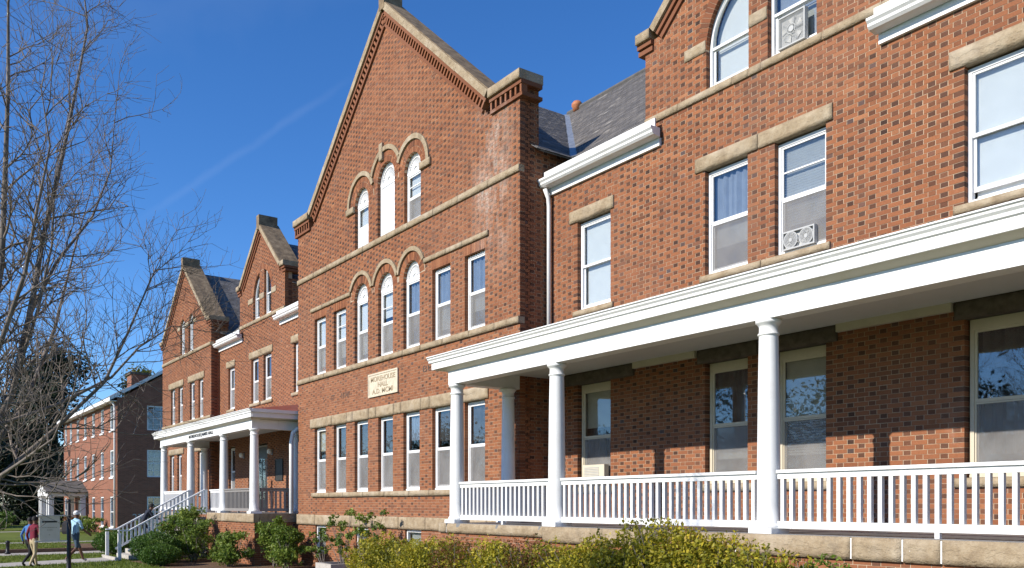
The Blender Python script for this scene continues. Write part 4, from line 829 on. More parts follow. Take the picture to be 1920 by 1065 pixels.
for i in range(NST):
    zt = LF - (i + 1) * (2.1 + LF) / NST + 0.0; y1 = ST0 - i * (ST0 - ST1) / NST; y0 = ST0 - (i + 1) * (ST0 - ST1) / NST
    if i < NST - 1: MB().box(-37.15, -35.05, y0, y1 - 0.001, -2.08, zt).build('step', 'concrete', P2)
for x in (-37.2, -35.03):
    zf = lambda y: G + 0.92 + (y - ST1) / (ST0 - ST1) * (2.1 + LF)
    MB().bar((x, ST1 + 0.35, zf(ST1 + 0.35)), (x, ST0 - 0.05, zf(ST0 - 0.05)), (0, 0, 1), 0.12, 0.05).build('stair_handrail', 'white_paint', P2)
    MB().bar((x, ST1 - 0.05, zf(ST1 + 0.35) - 0.004), (x, ST1 + 0.36, zf(ST1 + 0.35) - 0.004), (0, 0, 1), 0.12, 0.05).build('stair_handrail', 'white_paint', P2)
    MB().bar((x, ST1 + 0.3, zf(ST1 + 0.3) - 0.75), (x, ST0 - 0.05, zf(ST0 - 0.05) - 0.75), (0, 0, 1), 0.06, 0.08).build('stair_bottom_rail', 'white_paint', P2)
    for y, hh in ((ST1, 1.12), (ST0 - 0.02, 0.0)): MB().box(x - 0.055, x + 0.055, y - 0.055, y + 0.055, (G if y < 8 else LF), zf(y) + (0.10 if y < 8 else 0.02) - (0.0 if y < 8 else 0.03)).build('newel_post', 'white_paint', P2)
    n = 18; src = None
    for i in range(n):
        y = ST1 + 0.35 + (i + 0.5) * (ST0 - ST1 - 0.45) / n; lo_ = zf(y) - 0.72; hi_ = zf(y) - 0.03
        if src is None: src = MB().box(x - 0.025, x + 0.025, y - 0.025, y + 0.025, lo_, hi_).build('baluster', 'white_paint', P2)
        else: share(src, P2, (x, y, lo_ + EYE), 'baluster')
MB().box(-37.45, -34.8, 7.1, 7.16, G - 0.05, G + 0.12).build('bottom_kerb', 'concrete', P2)

# ---------------------------------------------------------------- the three-storey block beyond
FB = empty('brick_building', (-74, 16, 0), 'plain three-storey brick block with white eaves and a small white portico', 'building')
def holed(x0, x1, z0, z1, rects, f):
    xs = sorted({x0, x1, *[v for r in rects for v in r[:2]]}); 
    for a, b in zip(xs[:-1], xs[1:]):
        cut = sorted([(r[2], r[3]) for r in rects if r[0] < (a + b) / 2 < r[1]]); z = z0
        for c, d in cut: f(a, b, z, c); z = d
        f(a, b, z, z1)
FY, FX = 13.1, -64.0
fcol = [-65.75, -68.95, -72.15, -75.35, -78.55, -81.75, -84.2]; frow = [(5.1, 6.8), (1.86, 3.74), (-1.62, 0.52)]
rects = [(c - 0.56, c + 0.56, a, b) for c in fcol for a, b in frow if not (-80 < c < -75 and a < 0)]
mb = MB(); holed(-85.1, FX, -2.1, 7.25, rects, lambda a, b, c, d: mb.box(a, b, FY, FY + 0.3, c, d)); mb.build('front_wall', 'far_brick', FB)
erect = [(15.02, 16.35, a + 0.0, b) for a, b in frow] + [(19.0, 20.3, a, b) for a, b in frow]
mb = MB(); holed(FY + 0.301, 22.3, -2.1, 7.25, erect, lambda a, b, c, d: mb.box(FX - 0.3, FX, a, b, c, d)); mb.hexa([(FX - .3, FY + .3, 7.251), (FX, FY + .3, 7.251), (FX, 22.3, 7.251), (FX - .3, 22.3, 7.251), (FX - .3, 17.6, 10.0), (FX, 17.6, 10.0), (FX, 17.8, 10.0), (FX - .3, 17.8, 10.0)]); mb.build('end_wall', 'far_brick', FB)
for a, b, c, d in rects:
    w = rect_frame(MB(), a, b, FY + 0.03, FY + 0.12, c, d, 0.09).build('window', 'window_paint', FB); MB().box(a + .08, b - .08, FY + 0.06, FY + 0.1, (c + d) / 2 - .03, (c + d) / 2 + .03).build('meeting_rail', 'window_paint', w)
    MB().box(a + .08, b - .08, FY + 0.1, FY + 0.104, c + .08, d - .08).build('pane', 'glass', w); MB().box(a + .05, b - .05, FY + 0.2, FY + 0.21, c + (.05 if c > 0 else (d - c) * .8), d - .05).build('roller_shade', 'shade_white' if c > 0 else 'shade_grey', w)
    MB().box(a - .08, b + .08, FY - 0.06, FY + 0.03, c - 0.12, c - 0.002).build('sill', 'white_paint', w)
for a, b, c, d in erect:
    w = MB(); w.box(FX - 0.12, FX - 0.03, a, a + .09, c, d); w.box(FX - 0.12, FX - 0.03, b - .09, b, c, d); w.box(FX - 0.12, FX - 0.03, a + .09, b - .09, c, c + .09); w.box(FX - 0.12, FX - 0.03, a + .09, b - .09, d - .09, d); w.box(FX - 0.1, FX - 0.06, a + .09, b - .09, (c + d) / 2 - .03, (c + d) / 2 + .03)
    for q in (1 / 3, 2 / 3): w.box(FX - 0.098, FX - 0.07, a + (b - a) * q - .015, a + (b - a) * q + .015, c + .09, d - .09)
    for q in (.25, .75): w.box(FX - 0.097, FX - 0.071, a + .09, b - .09, c + (d - c) * q - .015, c + (d - c) * q + .015)
    w = w.build('window', 'window_paint', FB); MB().box(FX - 0.104, FX - 0.1, a + .08, b - .08, c + .08, d - .08).build('pane', 'glass', w); MB().box(FX - 0.21, FX - 0.2, a + .05, b - .05, c + (.05 if 1 < c < 3 else (d - c) * .55), d - .05).build('roller_shade', 'shade_grey' if 1 < c < 3 else 'curtain_dark', w)
MB().box(-85.1, FX - 0.35, FY + 0.9, FY + 1.0, -2.1, 7.2).build('light_block', 'dark_interior', FB); MB().box(FX - 1.3, FX - 1.2, FY + 1.05, 22, -2.1, 7.2).build('light_block', 'dark_interior', FB)  # added dark planes block light behind these windows
poly_slab('roof', [(-85.5, FY - 0.45, 7.12), (FX + 0.12, FY - 0.45, 7.12), (FX + 0.12, 17.7, 10.25), (-85.5, 17.7, 10.25)], 'roof_felt', FB, 0.12); poly_slab('roof', [(-85.5, 22.75, 7.12), (-85.5, 17.7, 10.25), (FX + 0.12, 17.7, 10.25), (FX + 0.12, 22.75, 7.12)], 'roof_felt', FB, 0.12)
MB().box(-85.5, FX + 0.12, FY - 0.5, FY - 0.44, 6.95, 7.2).build('gutter', 'white_paint', FB); MB().box(-85.4, FX, FY - 0.44, FY, 6.96, 7.0).build('soffit', 'white_paint', FB)
pipe(FB, [(-64.3, FY - 0.3, 7.0), (-64.3, FY - 0.12, 6.7), (-64.3, FY - 0.1, 6.4), (-64.3, FY - 0.1, -2.0)], 0.07)
MB().bar((FX + 0.06, FY - 0.45, 7.13), (FX + 0.06, 17.7, 10.24), (0, 0, 1), 0.12, 0.2).build('verge_board', 'white_paint', FB)
ch = MB().box(-66.2, -64.9, 14.2, 15.3, 7.0, 9.0).build('chimney', 'far_brick', FB); MB().box(-66.3, -64.8, 14.1, 15.4, 9.0, 9.16).build('chimney_cap', 'shaded_sooty_stone', ch)
text(FB, '22', 0.7, FX + 0.012, 14.4, -0.95, 'shade_grey', 'house_number', face='+x')
po = MB(); po.box(-79.6, -74.4, 10.35, FY, 0.62, 0.95); po = po.build('portico', 'white_paint', FB)
pd = MB(); pd.extrude([(-79.75, 0.951), (-74.25, 0.951), (-77.0, 1.72)], 'y', 10.3, 10.5); pd.build('pediment', 'white_paint', po)
poly_slab('portico_roof', [(-74.1, 10.2, 0.93), (-74.1, FY, 0.93), (-77, FY, 1.85), (-77, 10.2, 1.85)], 'roof_felt', po, 0.08); poly_slab('portico_roof', [(-79.9, 10.2, 0.93), (-77, 10.2, 1.85), (-77, FY, 1.85), (-79.9, FY, 0.93)], 'roof_felt', po, 0.08)
for x, y in ((-79.4, 10.6), (-78.5, 10.6), (-75.5, 10.6), (-74.6, 10.6), (-74.6, 12.8), (-79.4, 12.8)):
    c = MB().box(x - .17, x + .17, y - .17, y + .17, -1.9, 0.62); c.box(x - .22, x + .22, y - .22, y + .22, -2.09, -1.901); c.box(x - .21, x + .21, y - .21, y + .21, 0.5, 0.619); c.build('post', 'white_paint', po)
d = MB().box(-77.8, -76.3, FY - 0.06, FY - 0.01, -1.95, 0.3).build('door', 'shade_white', po); MB().box(-77.5, -76.6, FY - 0.075, FY - 0.061, -0.9, 0.1).build('door_pane', 'glass', d)
MB().box(-79.8, -74.2, 10.3, FY, -2.1, -1.95).build('portico_floor', 'concrete', po)

# ---------------------------------------------------------------- planting
def leaf_cloud(name, mat, parent, blobs, n, size, seed=0, up=0.25, shell=0.45, asp=0.5, kind='stuff', lump=0.16):
    r = np.random.default_rng(seed); vol = np.array([b[3] * b[4] * b[5] for b in blobs]) ** 0.7; which = r.choice(len(blobs), n, p=vol / vol.sum()); b = np.array(blobs)[which]
    d = r.normal(size=(n, 3)); d /= np.linalg.norm(d, axis=1)[:, None]; ph = r.uniform(0, 6.28, (len(blobs), 6)); fr = r.uniform(2.5, 6.0, (len(blobs), 6, 3))
    w = np.zeros(n)
    for k in range(6): w += np.sin((d * fr[which, k]).sum(1) + ph[which, k])
    rad = r.random(n) ** shell * (1 + lump * w / 2.4)
    C = b[:, :3] + d * b[:, 3:] * rad[:, None]; C = C[C[:, 2] > G + 0.03]; d = d[:len(C)]; n = len(C)
    nv = d + r.normal(size=(n, 3)) * 0.75 + np.array([0, -0.15, up]); nv /= np.linalg.norm(nv, axis=1)[:, None]
    t = np.cross(nv, r.normal(size=(n, 3))); t /= np.linalg.norm(t, axis=1)[:, None]; s = np.cross(nv, t); sz = size * r.uniform(0.45, 1.5, n)[:, None]
    V = np.stack([C - t * sz * 0.5, C + s * sz * asp * 0.5 + nv * sz * 0.07, C + t * sz * 0.5, C - s * sz * asp * 0.5 + nv * sz * 0.07], 1).reshape(-1, 3)
    F = np.arange(4 * n).reshape(n, 4); bv = np.stack([np.clip(r.beta(2.2, 2.2, n) + 0.10 * (np.sin(C[:, 0] * 2.1 + seed) + np.sin(C[:, 1] * 3 + C[:, 2] * 2.7)), 0, 1), r.random(n), r.random(n)], 1)
    return mesh_obj(name, V, F, mat, parent, bv=bv, kind=kind)
def stems(parent, base, tips, r0=0.018, mat='bark', name='stems'):
    mb = MB()
    for t in tips:
        p = Vector(base) + Vector((random.uniform(-.12, .12), random.uniform(-.12, .12), 0)); q = Vector(t); m = p.lerp(q, 0.5) + Vector((random.uniform(-.1, .1), random.uniform(-.1, .1), 0.08))
        mb.tube([p, m, q], [r0, r0 * 0.7, r0 * 0.3], 5)
    return mb.build(name, mat, parent, kind='stuff')
def shrub(name, label, x, y, h, rx, ry, mat, n, size, seed, group=None, cat='shrub', blobs=None, shell=0.45, lump=0.16, tips=12, asp=0.5):
    o = empty(name, (x, y, 0), label, cat, group); random.seed(seed)
    if blobs is LB:
        blobs = [(0, 0, .42, .6, .6, .40)]
        for i in range(13):
            q = random.uniform(.25, .95); an = random.uniform(0, 6.28); zz = random.uniform(.25, .95); sz_ = random.uniform(.18, .42); blobs.append((q * math.cos(an) * (1.15 - .5 * zz), q * math.sin(an) * (1.15 - .5 * zz), zz, sz_, sz_, sz_ * .42))
    bl = [(x + a * rx, y + b * ry, G + h * c, rx * d, ry * e, h * f) for a, b, c, d, e, f in (blobs or [(0, 0, .52, 1, 1, .5)])]
    leaf_cloud('foliage', mat, o, bl, n, size, seed, shell=shell, lump=lump, asp=asp)
    tp = []
    for i in range(tips):
        b = random.choice(bl); tp.append((b[0] + random.uniform(-.7, .7) * b[3], b[1] + random.uniform(-.7, .7) * b[4], b[2] + random.uniform(.2, .9) * b[5]))
    stems(o, (x, y, G), tp); return o
LB = [(0, 0, .5, .8, .8, .5), (-.55, .1, .42, .5, .6, .42), (.5, -.1, .45, .55, .6, .46), (.1, .2, .75, .5, .5, .28), (-.3, -.2, .7, .4, .4, .26)]
# loose yellow-green hedge in front of the near porch
hed = [(-17.6, 9.15, 1.36, 1.45, .66, 16000, 'yellow-green hedge shrub before the corner column of the near porch'), (-15.3, 9.1, 1.40, 1.55, .68, 19000, 'yellow-green hedge shrub before the first rail bay of the near porch'), (-12.9, 9.05, 1.40, 1.6, .66, 19000, 'low reddish-tinged hedge shrub before the second porch column'),
       (-10.6, 9.1, 1.50, 1.5, .68, 23000, 'tall yellow-green hedge shrub before the long porch rail'), (-8.9, 9.2, 1.82, 1.45, .70, 25000, 'tallest yellow-green hedge shrub hiding the third porch column base'), (-7.55, 9.2, 1.52, .95, .6, 13000, 'yellow-green shrub closing the hedge past the third porch column')]
for i, (x, y, h, rx, ry, n, lb) in enumerate(hed):
    o = shrub('hedge_shrub', lb, x, y, h, rx, ry, 'leaf_yellow', n, 0.062, 40 + i, 'yellow hedge along the porch', 'shrub', [(0, 0, .5, .9, .95, .48), (-.5, 0, .55, .6, .8, .42), (.45, .05, .56, .6, .8, .43), (.1, -.1, .62, .6, .8, .4)], 0.42, 0.22, 40, 0.55)
    sp = []; random.seed(80 + i)                           # thin shoots standing above the clipped top
    mb = MB(); pts = []
    for k in range(16):
        sx, sy = x + random.uniform(-.95, .95) * rx, y + random.uniform(-.7, .7) * ry; z0 = G + h * random.uniform(.72, .88); L = random.uniform(.10, .30); q = (sx + random.uniform(-.08, .08), sy + random.uniform(-.06, .06), z0 + L)
        mb.tube([(sx, sy, z0), q], [0.004, 0.002], 4); pts += [(sx + (q[0] - sx) * f, sy + (q[1] - sy) * f, z0 + L * f, .035, .035, .04) for f in (.35, .6, .8, 1)]
    mb.build('shoots', 'bark', o, kind='stuff'); leaf_cloud('shoot_leaves', 'leaf_yellow', o, pts, 280, 0.045, 90 + i)
shrub('evergreen_shrub', 'dark glossy shrub peeping out at the end of the yellow hedge', -6.55, 9.35, 1.42, .5, .42, 'leaf_green', 2600, 0.07, 61)
shrub('red_shrub', 'twiggy russet shrub growing between the yellow hedge shrubs', -14.1, 8.9, 1.48, .8, .55, 'leaf_red', 4200, 0.05, 62, shell=0.6)
shrub('red_shrub', 'russet twiggy shrub showing between the tall hedge shrubs', -11.9, 8.9, 1.56, .8, .5, 'leaf_red', 4200, 0.05, 63, shell=0.6)
# beds by the far porch
shrub('boxwood', 'large clipped boxwood below the foot of the steps', -32.9, 8.0, 1.08, 1.05, .9, 'leaf_box', 9000, 0.075, 11, 'clipped boxwoods', 'shrub', shell=0.3, lump=0.07)
shrub('boxwood', 'small round boxwood in front of the larger boxwood', -31.2, 7.75, .72, .75, .7, 'leaf_box', 5500, 0.07, 12, 'clipped boxwoods', 'shrub', shell=0.3, lump=0.06)
shrub('boxwood', 'clipped boxwood on the lawn side of the steps', -39.3, 8.0, 1.05, 1.2, .9, 'leaf_box', 7000, 0.08, 13, 'clipped boxwoods', 'shrub', shell=0.3, lump=0.08)
shrub('leafy_shrub', 'pale loose shrub spilling over the stair cheek', -34.2, 9.2, 1.85, 1.15, .9, 'leaf_green', 5200, 0.10, 21, 'loose shrubs round the far porch', 'shrub', LB, 0.55, 0.3)
shrub('leafy_shrub', 'bright green shrub tucked between boxwood and stair cheek', -32.7, 9.3, 1.55, 1.2, .8, 'leaf_green', 4600, 0.09, 22, 'loose shrubs round the far porch', 'shrub', LB, 0.55, 0.3)
shrub('leafy_shrub', 'broad leafy shrub against the shaded end of the far porch', -28.6, 10.8, 1.80, 1.1, .7, 'leaf_green', 5600, 0.10, 23, 'loose shrubs round the far porch', 'shrub', LB, 0.55, 0.3)
shrub('leafy_shrub', 'bushy green shrub below the first ground-floor window of the gable', -27.4, 10.7, 1.35, 1.1, .6, 'leaf_green', 4600, 0.10, 24, 'loose shrubs round the far porch', 'shrub', LB, 0.55, 0.3)
shrub('leafy_shrub', 'green shrub growing behind the foot of the handrail', -40.5, 9.6, 1.5, 1.2, .8, 'leaf_green', 3000, 0.10, 25, 'loose shrubs round the far porch', 'shrub', LB, 0.55, 0.3)
def cane(label, x, y, h, n, seed):                         # tall open plant: bare canes with tufts
    o = empty('cane_shrub', (x, y, 0), label, 'shrub', 'open shrubs along the gable wall'); random.seed(seed); bl = []; mb = MB()
    for i in range(n):
        t = Vector((x + random.uniform(-.75, .75), y + random.uniform(-.3, .2), G + h * random.uniform(.55, 1.0))); p = Vector((x + random.uniform(-.15, .15), y, G)); m = p.lerp(t, .55) + Vector((random.uniform(-.12, .12), 0, .1)); mb.tube([p, m, t], [0.012, 0.009, 0.004], 5)
        bl += [(t.x, t.y, t.z, .17, .14, .10), (m.x + random.uniform(-.1, .1), m.y, m.z, .12, .1, .08)]
    mb.build('canes', 'bark', o, kind='stuff'); leaf_cloud('foliage', 'leaf_green', o, bl, n * 60, 0.10, seed, shell=.6, lump=.3)
shrub('leafy_shrub', 'low spreading green shrub before the brick pier of the far porch', -29.6, 9.6, 1.15, 1.0, .7, 'leaf_green', 4200, 0.10, 26, 'loose shrubs round the far porch', 'shrub', LB, 0.55, 0.3)
cane('open cane shrub with leafy tufts between two basement windows', -24.2, 11.2, 1.85, 13, 31); cane('tall straggling shrub arching over the water table stone', -22.3, 11.2, 1.9, 14, 32); cane('thin young shrub under the second basement window', -25.6, 11.2, 1.2, 8, 33)
wb = empty('window_well', (-24.3, 10.95, 0), 'low concrete window well at the foot of the gable', 'window well'); MB().box(-24.8, -23.7, 10.6, 10.72, G, G + .35).build('front_wall', 'concrete', wb); MB().box(-24.8, -24.68, 10.721, 11.85, G, G + .35).build('side_wall', 'concrete', wb); MB().box(-23.82, -23.7, 10.721, 11.85, G, G + .35).build('side_wall', 'concrete', wb)

# ---------------------------------------------------------------- trees
RV, DV = Vector((0.584, 0.8118, 0)), Vector((-0.8118, 0.584, 0))
def bare_tree():
    base = Vector((-10.59, 0.69, G)); sf = 0.474; T = empty('bare_tree', (base.x, base.y, 0), 'tall leafless tree with pale upswept limbs and fine twigs', 'tree'); r = random.Random(5)
    k = 1 / 183.3; P = lambda px, py, d=0.0: base + RV * ((px * (0.82 if px > 100 else 1) + (18 if px > 100 else 0) + 70) * k) + DV * d + Vector((0, 0, EYE + (945 - py) * k))
    trunk = MB(); br = MB(); tw = MB()
    trunk.tube([base, P(-66, 1020), P(-58, 930), P(-50, 860)], [0.13, 0.11, 0.095, 0.085], 12)
    limbs = [([P(-58, 930), P(-25, 850), P(8, 720, 0.17), P(28, 580, 0.28), P(48, 420, 0.33), P(78, 270, 0.39), P(98, 130, 0.44), P(112, 0, 0.44), P(120, -90, 0.44)], .085),
             ([P(-52, 880), P(-10, 800, -0.22), P(50, 660, -0.44), P(105, 540, -0.61), P(150, 430, -0.72), P(172, 330, -0.77), P(182, 240, -0.83)], .062),
             ([P(-60, 950), P(0, 865, 0.33), P(60, 790, 0.61), P(130, 700, 0.83), P(185, 590, 0.94), P(235, 480, 1.04), P(262, 425, 1.10)], .062),
             ([P(-62, 985), P(0, 955, -0.33), P(70, 905, -0.66), P(150, 868, -0.94), P(215, 835, -1.10), P(275, 760, -1.21), P(305, 660, -1.26)], .05),
             ([P(-52, 870), P(-40, 700, 0.11), P(-14, 500, 0.11), P(8, 320, 0.06), P(20, 160, 0.00), P(28, 0, 0.00), P(36, -110, 0.00)], .085),
             ([P(-52, 860), P(-75, 680, -0.22), P(-82, 480, -0.33), P(-70, 280, -0.44), P(-60, 60, -0.55), P(-50, -100, -0.55)], .085),
             ([P(-10, 800), P(60, 740, 0.50), P(130, 660, 0.88), P(200, 610, 1.10), P(262, 570, 1.26), P(300, 560, 1.32)], .042),
             ([P(-55, 900), P(-110, 760, 0.55), P(-170, 600, 1.10), P(-220, 420, 1.43), P(-250, 250, 1.65)], .075), ([P(-55, 900), P(-130, 800, -0.66), P(-210, 660, -1.32), P(-280, 500, -1.65)], .07),
             ([P(-50, 880), P(-60, 740, 0.88), P(-40, 560, 1.43), P(-20, 380, 1.76), P(0, 220, 1.98)], .065), ([P(-58, 900), P(-20, 760, -0.88), P(10, 600, -1.43), P(30, 440, -1.76), P(45, 300, -1.98)], .06),
             ([P(28, 580, 0.28), P(70, 480, 0.50), P(120, 380, 0.66), P(150, 260, 0.77), P(158, 150, 0.83)], .04), ([P(8, 720, 0.17), P(60, 590, 0.11), P(90, 450, 0.06), P(110, 320, 0.00), P(150, 200, -0.06)], .038)]
    def grow(p, d, L, rad, lev):
        pts = [p]; n = 4 if lev < 2 else 3
        for i in range(n):
            d = (d + Vector((r.gauss(0, .17), r.gauss(0, .17), r.gauss(0.07, .12)))).normalized(); pts.append(pts[-1] + d * (L / n))
        (br if rad > 0.004 else tw).tube(pts, [max(.0017, rad * (1 - .7 * i / n)) for i in range(n + 1)], 5 if rad > .006 else 3, False)
        if lev >= 3 or L < .10: return
        for i in range(1, n + 1):
            for q in range(2 if lev >= 1 else 2):
                if r.random() < (.78 if lev < 2 else .68):
                    ax = d.orthogonal().normalized(); ax.rotate(Matrix.Rotation(r.uniform(0, 6.28), 3, d)); nd = (d * r.uniform(.7, 1.0) + ax * r.uniform(.55, 1.15) + Vector((0, 0, .10))).normalized()
                    grow(pts[i], nd, L * r.uniform(.45, .75), rad * .60, lev + 1)
    for pts, rad in limbs:
        pts = [q + Vector((r.gauss(0, .04), r.gauss(0, .04), r.gauss(0, .04))) if i else q for i, q in enumerate(pts)]
        n = len(pts) - 1; rad *= sf * 1.1; br.tube(pts, [max(.004, rad * (1 - .88 * i / n)) for i in range(n + 1)], 8, False)
        for i in range(n):
            a, b = pts[i], pts[i + 1]; d = (b - a).normalized(); L = (b - a).length
            for q in range(3 if i else 1):
                f = r.random(); ax = d.orthogonal().normalized(); ax.rotate(Matrix.Rotation(r.uniform(0, 6.28), 3, d)); nd = (d * .8 + ax * r.uniform(.7, 1.3) + Vector((0, 0, .08))).normalized()
                grow(a.lerp(b, f), nd, sf * r.uniform(1.0, 2.1) * (1 - .3 * i / n), max(.0065, rad * (1 - .88 * (i + f) / n) * .5), 1)
        grow(pts[-1], (pts[-1] - pts[-2]).normalized(), 0.6, .006, 1)
    off = Vector((0, 0, -0))
    for mb_, nm in ((trunk, 'trunk'), (br, 'branches'), (tw, 'twigs')):
        V = np.array(mb_.v); V[:, 2] -= 0.0
        o = mesh_obj(nm, V - np.array([0, 0, 0.0]), mb_.f, 'bark', T, smooth=True, kind=None if nm == 'trunk' else 'stuff')
bare_tree()
def broad_tree(name, label, x, y, h, spread, mat, n, size, seed, trunk=0.3, cat='tree', low=0.1, group=None):
    T = empty(name, (x, y, 0), label, cat, group); r = random.Random(seed); bl = []
    for i in range(26):
        f = (i + .5) / 26; zz = low + (1 - low) * f; w = spread * math.sin(math.pi * min(1, .18 + .80 * f)) ** .8; a = r.uniform(0, 6.28); q = r.uniform(.15, .8) * w
        s = spread * r.uniform(.26, .42); bl.append((x + q * math.cos(a), y + q * math.sin(a), G + h * zz * .94, s, s, s * .75))
    leaf_cloud('crown', mat, T, bl, n, size, seed, shell=.5, lump=.25)
    mb = MB(); mb.tube([(x, y, G), (x + .1, y, G + h * .3), (x, y + .1, G + h * .62), (x, y, G + h * .85)], [trunk, trunk * .8, trunk * .5, trunk * .15], 10)
    for b in bl[4::2]: mb.tube([(x, y, b[2] - h * .12), (b[0], b[1], b[2])], [trunk * .3, trunk * .06], 5)
    mb.build('trunk', 'bark_dark', T)
broad_tree('magnolia_tree', 'huge dark evergreen tree beyond the three-storey block', -107, 15.5, 19.2, 8.2, 'leaf_magnolia', 26000, .42, 3, .5, low=.06)
broad_tree('magnolia_tree', 'dark evergreen tree behind the bare tree, far across the lawn', -93, 4.5, 13.5, 6.0, 'leaf_magnolia', 16000, .40, 4, .4, low=.05)
broad_tree('magnolia_tree', 'low dark evergreen filling the gap beyond the portico', -100, 11.0, 10.5, 6.0, 'leaf_magnolia', 15000, .40, 8, .4, low=.04)
broad_tree('autumn_tree', 'yellowing tree showing over the roof beside the chimney', -106, 24, 18.2, 4.6, 'leaf_autumn', 9000, .40, 6, .3, low=.35)
belt = []; rb_ = random.Random(17)                       # wood facing the hall across the lawn; the ground-floor panes mirror it
for x in range(-150, -14, 4):
    top = rb_.uniform(7, 14)
    for q in range(6): belt.append((x + rb_.uniform(-3, 3), -31 + rb_.uniform(-5, 5), G + top * rb_.uniform(.1, .95), rb_.uniform(1.5, 3.4), rb_.uniform(1.5, 3), rb_.uniform(1.2, 2.6)))
tag(leaf_cloud('tree_belt', 'leaf_magnolia', None, belt, 60000, .34, 55, shell=.5, lump=.25), 'dark belt of trees across the lawn facing the hall', 'trees', kind='stuff')
for i, (x, y, h, w, m) in enumerate(((-78.5, 7.5, 1.5, 1.6, 'leaf_box'), (-71.5, 11.6, 1.3, 1.4, 'leaf_red'), (-67.5, 11.9, 1.2, 1.5, 'leaf_green'), (-86, 4, 2.2, 2.4, 'leaf_green'))):
    shrub('border_shrub', ['dark low shrub in front of the portico', 'russet low shrub beside the portico steps', 'green low shrub below the end window of the far block', 'broad green shrub under the far evergreens'][i], x, y, h, w, w * .8, m, 1800, .16, 70 + i, 'shrubs round the far block', 'shrub', LB, .55, .3)

# ---------------------------------------------------------------- lawn blades
def grass():
    r = np.random.default_rng(9); n = 46000; zc = r.uniform(27, 50, n); px = r.uniform(-30, 420, n); xc = (px - 960) / 1650 * zc
    X = zc * -.8118 + xc * .584; Y = zc * .584 + xc * .8118
    def inpoly(P):
        c = np.zeros(n, bool); P = np.array(P); j = len(P) - 1
        for i in range(len(P)):
            t = ((P[i, 1] > Y) != (P[j, 1] > Y)) & (X < (P[j, 0] - P[i, 0]) * (Y - P[i, 1]) / (P[j, 1] - P[i, 1] + 1e-9) + P[i, 0]); c ^= t; j = i
        return c
    bad = inpoly([(-37.3, 7.35), (-34.9, 7.35), (-33.9, 4.6), (-31.0, -6.0), (-33.4, -6.4), (-35.6, 3.2)]) | inpoly([(-43.3, 14), (-41.0, 14), (-40.2, -12), (-42.8, -12)]) | inpoly([(-54.6, 14), (-53.3, 14), (-52.6, -14), (-54.0, -14)]) | inpoly([(-51.5, 7.6), (-38.0, 7.9), (-38.0, 10.4), (-50.0, 12.6)]) | inpoly([(-34.4, 7.4), (-24, 7.9), (-15, 7.4), (2, 7.2), (2, 13), (-34.4, 13)]) | (Y > 12.5)
    X, Y = X[~bad], Y[~bad]; m = len(X); a = r.uniform(0, 6.28, m); h = r.uniform(.04, .10, m); w = .010; dx, dy = np.cos(a) * w, np.sin(a) * w; lx, ly = r.normal(0, .03, m), r.normal(0, .03, m); z = np.full(m, G)
    V = np.stack([np.stack([X - dx, Y - dy, z], 1), np.stack([X + dx, Y + dy, z], 1), np.stack([X + lx, Y + ly, z + h], 1)], 1).reshape(-1, 3)
    o = mesh_obj('grass', V, np.arange(3 * m).reshape(m, 3), 'grass_blade', bv=np.stack([r.beta(2, 2, m), r.random(m), r.random(m)], 1)); tag(o, 'short green lawn grass round the footpaths', 'grass', kind='stuff')
grass()

